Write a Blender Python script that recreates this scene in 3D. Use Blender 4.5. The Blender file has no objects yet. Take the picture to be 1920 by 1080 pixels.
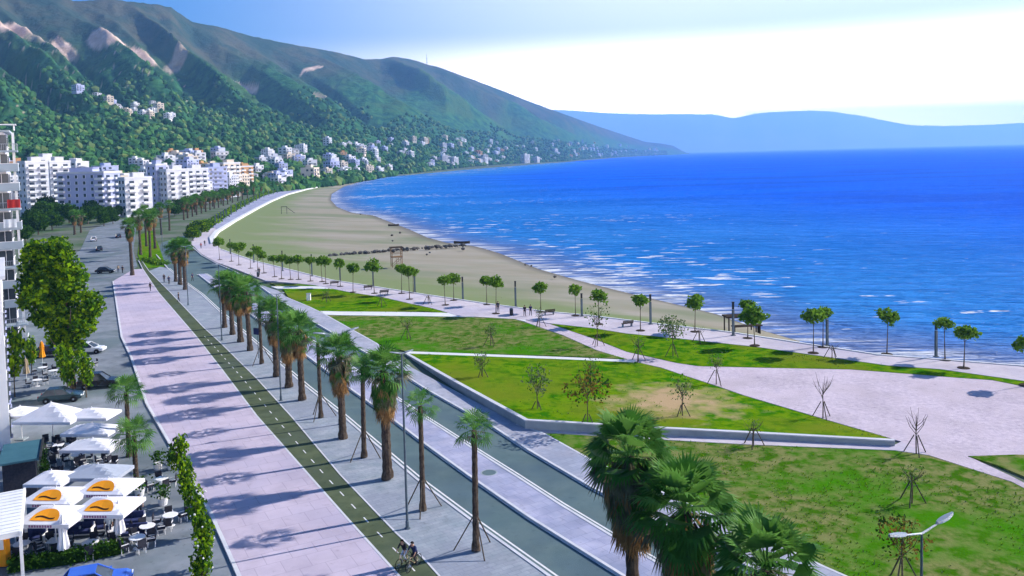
import bpy, bmesh, math, random
from mathutils import Vector, Matrix, noise, geometry, Quaternion
R_ = math.radians
rnd = random.Random(7)
sc = bpy.context.scene
C = sc.collection

# ------------------------------------------------------------------ camera
F_PX, PY, HCAM = 1550.0, 384.0, 25.0
PITCH = math.atan((PY - 293.0) / F_PX)
ROLL = math.atan(0.0253)
_F = Vector((0, math.cos(PITCH), -math.sin(PITCH)))
_U0 = Vector((0, math.sin(PITCH), math.cos(PITCH)))
_R0 = Vector((1, 0, 0))
_R = _R0 * math.cos(ROLL) - _U0 * math.sin(ROLL)
_U = _U0 * math.cos(ROLL) + _R0 * math.sin(ROLL)
def ray(x, y):
    return _F + _R * ((x - 960) / F_PX) - _U * ((y - PY) / F_PX)
def gp(x, y, z=0.0):
    d = ray(x, y); t = (z - HCAM) / d.z
    return Vector((0, 0, HCAM)) + d * t
def hgt(b, ytop, z=0.0, xtop=None):
    """height of something standing at pixel b whose top is at pixel row ytop"""
    P = gp(b[0], b[1], z); d = ray(b[0] if xtop is None else xtop, ytop)
    return HCAM + d.z * (P.y / d.y) - z
cam = bpy.data.cameras.new('camera')
cam.sensor_fit = 'HORIZONTAL'; cam.sensor_width = 36
cam.lens = 36 * F_PX / 1920
cam.shift_y = (PY - 540.0) / 1920
cam.clip_start = 0.5; cam.clip_end = 200000
co = bpy.data.objects.new('camera', cam); C.objects.link(co)
m = Matrix.Identity(4)
for i in range(3):
    m[i][0] = _R[i]; m[i][1] = _U[i]; m[i][2] = -_F[i]
m.translation = (0, 0, HCAM)
co.matrix_world = m
sc.camera = co

# ------------------------------------------------------------------ light
SUN_EL = R_(34.5); SUN_AZ = R_(22)                  # azimuth as math angle from +x
sdir = Vector((math.cos(SUN_AZ) * math.cos(SUN_EL), math.sin(SUN_AZ) * math.cos(SUN_EL), math.sin(SUN_EL)))
sl = bpy.data.lights.new('sun', 'SUN'); sl.energy = 5.0; sl.angle = R_(0.5); sl.color = (1.0, 0.935, 0.85)
so = bpy.data.objects.new('sun', sl); C.objects.link(so)
so.rotation_euler = sdir.to_track_quat('Z', 'Y').to_euler()
w = bpy.data.worlds.new('World'); sc.world = w; w.use_nodes = True
nt = w.node_tree; N = nt.nodes; L = nt.links
bg = N['Background']; bg.inputs[1].default_value = 0.062
sky = N.new('ShaderNodeTexSky'); sky.sky_type = 'NISHITA'; sky.sun_disc = False
sky.sun_elevation = SUN_EL; sky.sun_rotation = R_(90) - SUN_AZ
sky.altitude = 0; sky.air_density = 1.0; sky.dust_density = 0.4; sky.ozone_density = 3.0
tc = N.new('ShaderNodeTexCoord')
def vdot(vec):
    d = N.new('ShaderNodeVectorMath'); d.operation = 'DOT_PRODUCT'
    L.new(tc.outputs['Generated'], d.inputs[0]); d.inputs[1].default_value = vec
    return d.outputs['Value']
def wramp(src, a, b, smooth=True):
    r = N.new('ShaderNodeMapRange'); r.interpolation_type = 'SMOOTHSTEP' if smooth else 'LINEAR'
    r.inputs[1].default_value = a; r.inputs[2].default_value = b
    L.new(src, r.inputs[0]); return r.outputs[0]
def wmix(f, a, b, mode='MIX'):
    x = N.new('ShaderNodeMix'); x.data_type = 'RGBA'; x.blend_type = mode
    if isinstance(f, float): x.inputs[0].default_value = f
    else: L.new(f, x.inputs[0])
    for v, k in ((a, 6), (b, 7)):
        if isinstance(v, tuple): x.inputs[k].default_value = v
        else: L.new(v, x.inputs[k])
    return x.outputs[2]
def wmath(op, a, b):
    x = N.new('ShaderNodeMath'); x.operation = op
    for v, k in ((a, 0), (b, 1)):
        if isinstance(v, (int, float)): x.inputs[k].default_value = v
        else: L.new(v, x.inputs[k])
    return x.outputs[0]
hs = N.new('ShaderNodeHueSaturation'); hs.inputs['Saturation'].default_value = 1.6; hs.inputs['Value'].default_value = 1.0
L.new(sky.outputs[0], hs.inputs['Color'])
base = wmix(0.55, hs.outputs[0], (0.55, 2.9, 10.5, 1))      # deep blue of a clear sea sky
glow = wramp(vdot((math.cos(SUN_AZ), math.sin(SUN_AZ), 0.05)), -0.05, 0.58)
up = wramp(vdot((0, 0, 1)), 0.02, 0.9)
glow2 = wmath('MULTIPLY', glow, wmath('SUBTRACT', 1.0, wmath('MULTIPLY', up, 0.5)))
lowg = wmix(wramp(vdot((0, 0, 1)), 0.02, 0.15), (215.0, 178.0, 150.0, 1), (15.0, 15.0, 15.6, 1))
skycol = wmix(glow2, base, lowg)
# low cloud bank lying along the far coast
mp = N.new('ShaderNodeMapping'); L.new(tc.outputs['Generated'], mp.inputs[0]); mp.inputs['Scale'].default_value = (26, 26, 70)
cn = N.new('ShaderNodeTexNoise'); cn.inputs['Scale'].default_value = 1.0; cn.inputs['Detail'].default_value = 6; cn.inputs['Roughness'].default_value = 0.62
L.new(mp.outputs[0], cn.inputs['Vector'])
z = vdot((0, 0, 1))
band = wmath('MULTIPLY', wramp(z, 0.035, 0.046), wramp(z, 0.068, 0.052))
xx = vdot((1, 0, 0))
band = wmath('MULTIPLY', band, wmath('MULTIPLY', wramp(xx, 0.0, 0.07), wramp(xx, 0.36, 0.22)))
cl = wmath('MULTIPLY', wramp(cn.outputs[0], 0.42, 0.58), band)
skycol = wmix(cl, skycol, (330, 300, 285, 1))
skycol = wmix(wramp(vdot((0, 0, 1)), 0.20, 0.38), skycol, (0.25, 0.95, 3.0, 1))     # zenith far deeper than the bright horizon
L.new(skycol, bg.inputs[0])
sc.view_settings.view_transform = 'Standard'; sc.view_settings.look = 'None'
sc.view_settings.exposure = 0.66; sc.view_settings.gamma = 1.0
sc.cycles.volume_bounces = 1
sc.cycles.volume_step_rate = 4.0
sc.cycles.max_bounces = 6

# ------------------------------------------------------------------ helpers
MATS = {}
SOIL = tuple(gp(1262, 752, 0.4))
def pm(name, c1, c2=None, scale=1.0, rough=0.8, bump=0.0, c3=None, s3=0.1, detail=6.0, metal=0.0, spec=0.0, lo=0.35, hi=0.65, obj=False, stretch=None, bscale=None, tiles=None, stain=0.0):
    """procedural material: noise between c1 and c2, broad patches of c3, noise bump"""
    mt = bpy.data.materials.new(name); mt.use_nodes = True
    n = mt.node_tree.nodes; l = mt.node_tree.links; b = n['Principled BSDF']
    b.inputs['Roughness'].default_value = rough; b.inputs['Metallic'].default_value = metal
    b.inputs['Specular IOR Level'].default_value = spec
    if c2 is None: c2 = tuple(v * 0.86 for v in c1)
    t = n.new('ShaderNodeTexCoord')
    src = t.outputs['Object']
    if not obj:
        g = n.new('ShaderNodeNewGeometry'); src = g.outputs['Position']
    if stretch:
        mpn = n.new('ShaderNodeMapping'); mpn.inputs['Scale'].default_value = stretch[0]; mpn.inputs['Rotation'].default_value = (0, 0, stretch[1])
        mpn.vector_type = 'TEXTURE'
        mpn.inputs['Scale'].default_value = tuple(1 / v for v in stretch[0])
        l.new(src, mpn.inputs[0]); src = mpn.outputs[0]
    def nz(s, d):
        x = n.new('ShaderNodeTexNoise'); x.inputs['Scale'].default_value = s; x.inputs['Detail'].default_value = d
        x.inputs['Roughness'].default_value = 0.6
        l.new(src, x.inputs['Vector']); return x.outputs[0]
    def rp(v, a, bb):
        r = n.new('ShaderNodeMapRange'); r.inputs[1].default_value = a; r.inputs[2].default_value = bb
        l.new(v, r.inputs[0]); return r.outputs[0]
    def mx(f, a, bb):
        x = n.new('ShaderNodeMix'); x.data_type = 'RGBA'; l.new(f, x.inputs[0])
        for v, k in ((a, 6), (bb, 7)):
            if isinstance(v, tuple): x.inputs[k].default_value = (*v[:3], 1)
            else: l.new(v, x.inputs[k])
        return x.outputs[2]
    nn = nz(scale, detail)
    col = mx(rp(nn, lo, hi), c1, c2)
    if c3: col = mx(rp(nz(s3, 4.0), 0.48, 0.62), col, c3)
    def mul(a, fac_out):
        x = n.new('ShaderNodeMix'); x.data_type = 'RGBA'; x.blend_type = 'MULTIPLY'; x.inputs[0].default_value = 1.0
        l.new(a, x.inputs[6]); l.new(fac_out, x.inputs[7]); return x.outputs[2]
    if tiles:
        mq = n.new('ShaderNodeMapping'); mq.inputs['Rotation'].default_value = (0, 0, tiles[1]); l.new(src, mq.inputs[0])
        bk = n.new('ShaderNodeTexBrick'); bk.inputs['Scale'].default_value = 1.0; bk.inputs['Brick Width'].default_value = tiles[0]; bk.inputs['Row Height'].default_value = tiles[0] * tiles[2]
        bk.inputs['Mortar Size'].default_value = tiles[3]; bk.inputs['Mortar Smooth'].default_value = .4
        k1 = tiles[4]; bk.inputs['Color1'].default_value = (1, 1, 1, 1); bk.inputs['Color2'].default_value = (k1, k1, k1 * 1.01, 1); bk.inputs['Mortar'].default_value = (.76, .76, .78, 1)
        l.new(mq.outputs[0], bk.inputs['Vector']); col = mul(col, bk.outputs['Color'])
    if stain:
        q = n.new('ShaderNodeMapRange'); q.inputs[1].default_value = .42; q.inputs[2].default_value = .72; q.inputs[3].default_value = 1.0; q.inputs[4].default_value = 1.0 - stain
        l.new(nz(.21, 9.0), q.inputs[0]); cc = n.new('ShaderNodeCombineColor'); [l.new(q.outputs[0], cc.inputs[i_]) for i_ in range(3)]; col = mul(col, cc.outputs[0])
        q = n.new('ShaderNodeMapRange'); q.inputs[1].default_value = .60; q.inputs[2].default_value = .70; q.inputs[3].default_value = 1.0; q.inputs[4].default_value = 1.0 - stain
        l.new(nz(1.7, 5.0), q.inputs[0]); cc = n.new('ShaderNodeCombineColor'); [l.new(q.outputs[0], cc.inputs[i_]) for i_ in range(3)]; col = mul(col, cc.outputs[0])
    if name == 'sand':
        at = n.new('ShaderNodeAttribute'); at.attribute_name = 'inland'; ad = n.new('ShaderNodeMath'); ad.operation = 'ADD'; l.new(at.outputs['Fac'], ad.inputs[0]); l.new(nz(.05, 5.0), ad.inputs[1])
        col = mx(rp(ad.outputs[0], 1.0, 1.28), col, (.20, .245, .12)); col = mx(rp(at.outputs['Fac'], .07, .0), col, (.16, .15, .135))
    if name == 'lawn':
        vd = n.new('ShaderNodeVectorMath'); vd.operation = 'DISTANCE'; vd.inputs[1].default_value = SOIL; l.new(g.outputs['Position'], vd.inputs[0])
        ad = n.new('ShaderNodeMath'); ad.operation = 'MULTIPLY_ADD'; l.new(nz(.5, 8.0), ad.inputs[0]); ad.inputs[1].default_value = 16.0; l.new(vd.outputs['Value'], ad.inputs[2])
        col = mx(rp(ad.outputs[0], 15.5, 9.5), col, (.42, .30, .17))
    l.new(col, b.inputs['Base Color'])
    if bump:
        bp = n.new('ShaderNodeBump'); bp.inputs['Strength'].default_value = min(bump, 1.0); bp.inputs['Distance'].default_value = 0.05 * max(1.0, bump)
        l.new(nz(bscale or scale * 2, 4.0), bp.inputs['Height']); l.new(bp.outputs[0], b.inputs['Normal'])
    if name.startswith(('leaf', 'palm_leaf')):
        tr = n.new('ShaderNodeBsdfTranslucent'); l.new(col, tr.inputs['Color']); ms = n.new('ShaderNodeMixShader'); ms.inputs[0].default_value = 0.42
        l.new(b.outputs[0], ms.inputs[1]); l.new(tr.outputs[0], ms.inputs[2]); l.new(ms.outputs[0], n['Material Output'].inputs['Surface'])
    MATS[name] = mt
    return mt

class MB:
    """collects faces, builds ONE mesh"""
    def __init__(s): s.v = []; s.f = []; s.mi = []
    def face(s, pts, mi=0):
        i = len(s.v); s.v.extend([tuple(p) for p in pts]); s.f.append(tuple(range(i, i + len(pts)))); s.mi.append(mi)
    def add(s, verts, faces, mi=0):
        i = len(s.v); s.v.extend([tuple(p) for p in verts])
        for f in faces: s.f.append(tuple(i + k for k in f)); s.mi.append(mi)
    def box(s, c, size, rz=0.0, mi=0, taper=1.0):
        hx, hy, hz = size[0] / 2, size[1] / 2, size[2] / 2
        ca, sa = math.cos(rz), math.sin(rz); vs = []
        for zz, k in ((-hz, 1.0), (hz, taper)):
            for xx, yy in ((-hx, -hy), (hx, -hy), (hx, hy), (-hx, hy)):
                xx *= k; yy *= k
                vs.append((c[0] + xx * ca - yy * sa, c[1] + xx * sa + yy * ca, c[2] + zz))
        s.add(vs, [(0, 3, 2, 1), (4, 5, 6, 7), (0, 1, 5, 4), (1, 2, 6, 5), (2, 3, 7, 6), (3, 0, 4, 7)], mi)
    def tube(s, pts, radii, n=8, mi=0, cap=True):
        pts = [Vector(p) for p in pts]
        if not isinstance(radii, (list, tuple)): radii = [radii] * len(pts)
        rings = []; prev = None
        for i, p in enumerate(pts):
            t = (pts[min(i + 1, len(pts) - 1)] - pts[max(i - 1, 0)]).normalized()
            if prev is None:
                a = Vector((0, 0, 1)) if abs(t.z) < 0.9 else Vector((1, 0, 0))
                prev = t.cross(a).normalized()
            u = (prev - t * prev.dot(t)).normalized(); v = t.cross(u); prev = u
            rings.append([p + (u * math.cos(2 * math.pi * k / n) + v * math.sin(2 * math.pi * k / n)) * radii[i] for k in range(n)])
        vs = [q for r in rings for q in r]; fs = []
        for i in range(len(rings) - 1):
            for k in range(n):
                fs.append((i * n + k, i * n + (k + 1) % n, (i + 1) * n + (k + 1) % n, (i + 1) * n + k))
        if cap:
            fs.append(tuple(range(n - 1, -1, -1))); o = (len(rings) - 1) * n; fs.append(tuple(o + k for k in range(n)))
        s.add(vs, fs, mi)
    def lathe(s, prof, n=16, mi=0, c=(0, 0, 0)):
        vs = []; fs = []
        for r, zz in prof:
            for k in range(n):
                a = 2 * math.pi * k / n; vs.append((c[0] + r * math.cos(a), c[1] + r * math.sin(a), c[2] + zz))
        for i in range(len(prof) - 1):
            for k in range(n): fs.append((i * n + k, i * n + (k + 1) % n, (i + 1) * n + (k + 1) % n, (i + 1) * n + k))
        s.add(vs, fs, mi)
    def blob(s, c, r, rg, mi=0, squash=1.0, j=0.25):
        fs = ICO[1]; vs = []
        for p in ICO[0]:
            k = r * (1 + rg.uniform(-j, j)); vs.append((c[0] + p[0] * k, c[1] + p[1] * k, c[2] + p[2] * k * squash))
        s.add(vs, fs, mi)
    def leaf(s, c, size, rg, mi=0, flat=0.0):
        d = Vector((rg.gauss(0, 1), rg.gauss(0, 1), rg.gauss(0, 1))).normalized()
        a = Vector((rg.gauss(0, 1), rg.gauss(0, 1), rg.gauss(0, 1 - flat)))
        u = d.cross(a).normalized(); v = u.cross(d) if flat == 0 else d
        u = u * size * 0.5; v = d * size * rg.uniform(0.7, 1.2)
        c = Vector(c)
        s.face([c - u * 0.4 - v * 0.5, c + u * 0.9, c + v * 0.5, c - u], mi)
    def mesh(s, name, mats, smooth=False):
        me = bpy.data.meshes.new(name); me.from_pydata(s.v, [], s.f)
        mats = mats if isinstance(mats, (list, tuple)) else [mats]
        for mm in mats: me.materials.append(mm)
        if len(mats) > 1: me.polygons.foreach_set('material_index', s.mi)
        if smooth: me.polygons.foreach_set('use_smooth', [True] * len(me.polygons))
        me.update(); return me
    def build(s, name, mats, parent=None, loc=(0, 0, 0), rz=0.0, smooth=False):
        return put(s.mesh(name, mats, smooth), name, parent, loc, rz)
def _ico():
    bm = bmesh.new(); bmesh.ops.create_icosphere(bm, subdivisions=1, radius=1.0)
    r = ([tuple(v.co) for v in bm.verts], [tuple(v.index for v in f.verts) for f in bm.faces]); bm.free(); return r
ICO = _ico()
def put(me, name, parent=None, loc=(0, 0, 0), rz=0.0):
    o = bpy.data.objects.new(name, me); C.objects.link(o)
    if parent is not None: o.parent = parent
    o.location = loc; o.rotation_euler = (0, 0, rz); return o
def tag(o, label=None, cat=None, group=None, kind=None):
    if label: o['label'] = label
    if cat: o['category'] = cat
    if group: o['group'] = group
    if kind: o['kind'] = kind
    return o
def thing(name, label, cat, loc=(0, 0, 0), rz=0.0, group=None):
    o = bpy.data.objects.new(name, None); C.objects.link(o); o.empty_display_size = 0.2
    o.location = loc; o.rotation_euler = (0, 0, rz); return tag(o, label, cat, group)
def dup(root, loc, rz, label=None, group=None, s=1.0):
    r = root.copy(); C.objects.link(r); r.location = loc; r.rotation_euler = (0, 0, rz)
    r.scale = (s, s, s) if isinstance(s, float) else s
    if label: r['label'] = label
    if group: r['group'] = group
    for ch in list(root.children):
        c = ch.copy(); C.objects.link(c); c.parent = r
        for g in ch.children:
            d = g.copy(); C.objects.link(d); d.parent = c
    return r
ORD = ['first', 'second', 'third', 'fourth', 'fifth', 'sixth', 'seventh', 'eighth', 'ninth', 'tenth', 'eleventh', 'twelfth', 'thirteenth', 'fourteenth', 'fifteenth', 'sixteenth', 'seventeenth', 'eighteenth', 'nineteenth', 'twentieth', 'twenty-first', 'twenty-second', 'twenty-third', 'twenty-fourth', 'twenty-fifth', 'twenty-sixth', 'twenty-seventh', 'twenty-eighth', 'twenty-ninth', 'thirtieth', 'thirty-first', 'thirty-second', 'thirty-third', 'thirty-fourth', 'thirty-fifth', 'thirty-sixth', 'thirty-seventh', 'thirty-eighth', 'thirty-ninth', 'fortieth']
def sheet(name, px, z, mt, z0=None, label=None, kind='structure', cat=None):
    """flat sheet over a pixel-measured outline, or a slab down to z0"""
    pts = [gp(x, y, z) for x, y in px]
    mb = MB()
    area = sum(pts[i].x * pts[(i + 1) % len(pts)].y - pts[(i + 1) % len(pts)].x * pts[i].y for i in range(len(pts)))
    if area < 0: pts.reverse()
    tris = geometry.tessellate_polygon([[Vector((p.x, p.y, 0)) for p in pts]])
    n = len(pts)
    vs = [tuple(p) for p in pts]
    fs = []
    for t in tris:
        a, b, c = t
        cr = (pts[b] - pts[a]).cross(pts[c] - pts[a]).z
        fs.append((a, b, c) if cr > 0 else (a, c, b))
    if z0 is not None:
        vs += [(p.x, p.y, z0) for p in pts]
        fs += [(i, i + n, (i + 1) % n + n, (i + 1) % n) for i in range(n)]
    mb.add(vs, fs)
    o = mb.build(name, mt); tag(o, label, cat, None, kind); return o
def ribbon(name, px, width, z, mt, z0=None, side=0.0, parent=None, kind='structure', label=None, cat=None, raw=False):
    """strip of a real width along a pixel-measured line; with z0 it is a kerb or wall"""
    P = [Vector(p) if raw else gp(x, y, z) for p in px for x, y in [(p[0], p[1])]]
    mb = MB(); Lf = []; Rt = []
    for i, p in enumerate(P):
        t = P[min(i + 1, len(P) - 1)] - P[max(i - 1, 0)]; t.z = 0; t.normalize()
        nn = Vector((-t.y, t.x, 0))
        Lf.append(p + nn * width * (0.5 + side)); Rt.append(p - nn * width * (0.5 - side))
    for i in range(len(P) - 1):
        a, b, c, d = Rt[i], Rt[i + 1], Lf[i + 1], Lf[i]
        mb.face([a, b, c, d])
        if z0 is not None:
            dn = lambda q: Vector((q.x, q.y, z0))
            mb.face([a, dn(a), dn(b), b][::-1]); mb.face([c, dn(c), dn(d), d][::-1])
            if i == 0: mb.face([d, dn(d), dn(a), a][::-1])
            if i == len(P) - 2: mb.face([b, dn(b), dn(c), c][::-1])
    o = mb.build(name, mt, parent)
    if parent is None: tag(o, label, cat, None, kind)
    return o

# ------------------------------------------------------------------ materials
pm('asphalt', (0.105, 0.16, 0.175), (0.135, 0.19, 0.20), 0.35, 0.85, 0.3, c3=(0.095, 0.145, 0.175), s3=0.06, bscale=18, stain=.18)
pm('street_asphalt', (0.18, 0.21, 0.245), (0.25, 0.275, 0.315), 0.5, 0.85, 0.2, c3=(0.15, 0.19, 0.21), s3=0.09, bscale=15, stain=.25)
pm('lilac_paving', (0.49, 0.425, 0.52), (0.56, 0.485, 0.58), 0.8, 0.75, 0.15, c3=(0.47, 0.42, 0.53), s3=0.10, bscale=12, tiles=(1.6, R_(-29), 1.0, .03, .93), stain=.14)
pm('grey_paving', (0.27, 0.32, 0.37), (0.37, 0.40, 0.46), 0.7, 0.8, 0.15, c3=(0.30, 0.33, 0.40), s3=0.14, bscale=12, tiles=(0.8, R_(-31), .5, .025, .88), stain=.16)
pm('cycle_asphalt', (0.075, 0.10, 0.062), (0.11, 0.135, 0.08), 0.7, 0.9, 0.2, c3=(0.09, 0.115, 0.085), s3=0.12, bscale=16, stain=.2)
pm('median_paving', (0.35, 0.37, 0.53), (0.46, 0.46, 0.60), 0.6, 0.7, 0.15, c3=(0.29, 0.32, 0.45), s3=0.12, bscale=10, tiles=(1.0, R_(-33), 1.0, .025, .9), stain=.2)
pm('side_paving', (0.36, 0.38, 0.46), (0.46, 0.46, 0.55), 0.9, 0.8, 0.15, c3=(0.34, 0.37, 0.47), s3=0.12, bscale=14, tiles=(0.6, R_(-35), 1.0, .02, .9), stain=.16)
pm('pale_paving', (0.54, 0.49, 0.55), (0.63, 0.57, 0.62), 0.5, 0.75, 0.15, c3=(0.50, 0.46, 0.55), s3=0.07, bscale=10, tiles=(2.0, R_(-20), 1.0, .03, .94), stain=.14)
pm('gravel', (0.48, 0.41, 0.49), (0.62, 0.54, 0.60), 2.2, 0.95, 0.8, c3=(0.56, 0.48, 0.54), s3=0.15, bscale=6, stain=.22)
pm('kerb_stone', (0.62, 0.62, 0.66), (0.52, 0.53, 0.58), 0.6, 0.75)
pm('white_line', (0.75, 0.75, 0.76), (0.62, 0.63, 0.66), 2.0, 0.7)
pm('concrete_wall', (0.34, 0.39, 0.42), (0.26, 0.30, 0.33), 0.7, 0.85, 0.2)
pm('sea_wall_white', (0.72, 0.72, 0.74), (0.60, 0.61, 0.64), 0.3, 0.8)
pm('lawn', (0.03, 0.145, 0.001), (0.125, 0.23, 0.004), 0.75, 0.95, 0.9, lo=.41, hi=.57, detail=9.0, c3=(0.14, 0.19, 0.012), s3=0.075, bscale=5)
pm('lawn_rough', (0.045, 0.13, 0.004), (0.19, 0.20, 0.07), 0.8, 0.95, 0.9, lo=.41, hi=.58, detail=9.0, c3=(0.05, 0.19, 0.003), s3=0.09, bscale=4)
pm('bare_soil', (0.36, 0.26, 0.16), (0.26, 0.20, 0.10), 0.8, 0.95, 0.5)
pm('sand', (0.29, 0.265, 0.20), (0.35, 0.32, 0.27), 0.06, 0.95, 0.3, c3=(0.215, 0.235, 0.155), s3=0.022, bscale=1.2, stretch=((0.5, 1.6, 1), R_(-25)))
pm('town_ground', (0.06, 0.115, 0.045), (0.17, 0.18, 0.16), 0.05, 0.95)
pm('bark', (0.085, 0.065, 0.05), (0.15, 0.12, 0.09), 6, 0.9, 0.8, obj=True)
pm('palm_bark', (0.045, 0.034, 0.028), (0.115, 0.09, 0.07), 5, 0.95, 1.0, obj=True, stretch=((1, 1, 4), 0))
pm('palm_leaf', (0.035, 0.13, 0.016), (0.07, 0.21, 0.025), 1.6, 0.5, obj=True, spec=0.12)
pm('palm_leaf_light', (0.09, 0.24, 0.035), (0.15, 0.31, 0.06), 1.8, 0.5, obj=True, spec=0.12)
pm('palm_dry', (0.19, 0.095, 0.035), (0.33, 0.20, 0.085), 2.4, 0.9, obj=True)
pm('palm_grey', (0.085, 0.085, 0.05), (0.17, 0.165, 0.10), 2.4, 0.85, obj=True)
pm('leaf_bright', (0.16, 0.32, 0.006), (0.25, 0.39, 0.012), 1.2, 0.6, obj=True)
pm('leaf_mid', (0.045, 0.13, 0.012), (0.08, 0.18, 0.018), 1.2, 0.6, obj=True)
pm('leaf_dark', (0.016, 0.055, 0.010), (0.035, 0.09, 0.014), 1.2, 0.65, obj=True)
pm('leaf_pine', (0.12, 0.25, 0.02), (0.18, 0.32, 0.035), 1.2, 0.7, obj=True)
pm('leaf_pine_dark', (0.02, 0.07, 0.015), (0.035, 0.105, 0.02), 1.2, 0.7, obj=True)
pm('leaf_grey', (0.11, 0.16, 0.08), (0.18, 0.22, 0.12), 1.2, 0.7, obj=True)
pm('leaf_rust', (0.16, 0.10, 0.02), (0.22, 0.15, 0.03), 1.2, 0.7, obj=True)
pm('petal_white', (0.78, 0.78, 0.76), None, 2, 0.7, obj=True)
pm('white_paint', (0.80, 0.80, 0.82), (0.70, 0.71, 0.74), 0.4, 0.6, obj=True)
pm('white_render', (0.66, 0.66, 0.70), (0.54, 0.55, 0.61), 0.15, 0.8, obj=True)
pm('cream_render', (0.66, 0.58, 0.47), (0.58, 0.50, 0.42), 0.15, 0.8, obj=True)
pm('lavender_render', (0.45, 0.48, 0.68), (0.38, 0.42, 0.62), 0.12, 0.8, obj=True)
pm('grey_render', (0.38, 0.44, 0.50), (0.32, 0.38, 0.44), 0.2, 0.8, obj=True)
pm('ochre_render', (0.52, 0.30, 0.14), (0.45, 0.26, 0.13), 0.2, 0.8, obj=True)
pm('roof_tile', (0.35, 0.15, 0.08), (0.27, 0.12, 0.07), 0.6, 0.85, obj=True)
pm('roof_grey', (0.30, 0.31, 0.33), (0.24, 0.25, 0.28), 0.4, 0.85, obj=True)
pm('window_glass', (0.03, 0.04, 0.055), (0.06, 0.075, 0.09), 0.7, 0.15, obj=True, spec=0.6)
pm('dark_metal', (0.03, 0.034, 0.04), (0.05, 0.055, 0.06), 3, 0.5, obj=True, metal=0.3)
pm('grey_metal', (0.36, 0.40, 0.45), (0.30, 0.34, 0.40), 3, 0.45, obj=True, metal=0.4)
pm('pole_metal', (0.12, 0.16, 0.19), (0.09, 0.12, 0.15), 3, 0.5, obj=True, metal=0.3)
pm('lamp_lens', (0.85, 0.87, 0.9), (0.75, 0.78, 0.82), 3, 0.3, obj=True)
pm('timber', (0.26, 0.17, 0.10), (0.18, 0.11, 0.06), 4, 0.85, obj=True)
pm('dark_timber', (0.045, 0.035, 0.03), (0.07, 0.055, 0.045), 4, 0.85, obj=True)
pm('rock', (0.13, 0.125, 0.12), (0.07, 0.07, 0.075), 1.2, 0.9, 0.6, obj=True)
pm('canvas_white', (0.74, 0.73, 0.78), (0.66, 0.66, 0.73), 0.8, 0.85, obj=True)
pm('canvas_grey', (0.40, 0.44, 0.52), (0.34, 0.38, 0.46), 0.8, 0.85, obj=True)
pm('print_orange', (0.85, 0.36, 0.03), (0.80, 0.28, 0.02), 1.5, 0.8, obj=True)
pm('print_purple', (0.30, 0.10, 0.24), (0.24, 0.10, 0.22), 3, 0.8, obj=True)
pm('print_black', (0.04, 0.02, 0.015), None, 3, 0.8, obj=True)
pm('teal_panel', (0.045, 0.12, 0.16), (0.06, 0.15, 0.19), 0.6, 0.5, obj=True)
pm('rattan_dark', (0.03, 0.032, 0.045), (0.055, 0.055, 0.07), 6, 0.85, obj=True)
pm('cushion_navy', (0.035, 0.045, 0.12), (0.05, 0.06, 0.15), 5, 0.9, obj=True)
pm('car_black', (0.012, 0.012, 0.02), (0.016, 0.016, 0.024), 1, 0.2, obj=True, spec=0.6)
pm('car_teal', (0.025, 0.055, 0.07), (0.03, 0.06, 0.075), 1, 0.2, obj=True, spec=0.6)
pm('car_white', (0.72, 0.74, 0.78), (0.70, 0.72, 0.76), 1, 0.25, obj=True, spec=0.6)
pm('car_blue', (0.04, 0.13, 0.60), (0.05, 0.15, 0.62), 1, 0.25, obj=True, spec=0.6)
pm('rubber', (0.02, 0.02, 0.022), None, 3, 0.9, obj=True)
pm('red_lens', (0.45, 0.02, 0.02), None, 3, 0.3, obj=True)
pm('skin', (0.48, 0.30, 0.22), (0.44, 0.27, 0.20), 6, 0.6, obj=True)
pm('hair', (0.025, 0.018, 0.014), None, 8, 0.7, obj=True)
pm('cloth_black', (0.02, 0.02, 0.03), (0.03, 0.03, 0.04), 6, 0.9, obj=True)
pm('cloth_white', (0.66, 0.70, 0.74), (0.58, 0.62, 0.68), 6, 0.9, obj=True)
pm('cloth_navy', (0.03, 0.04, 0.11), None, 6, 0.9, obj=True)
pm('cloth_red', (0.40, 0.04, 0.04), None, 6, 0.9, obj=True)
pm('cloth_tan', (0.42, 0.33, 0.22), None, 6, 0.9, obj=True)
pm('stake_wood', (0.07, 0.06, 0.05), (0.12, 0.10, 0.08), 5, 0.9, obj=True)
M = MATS

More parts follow.
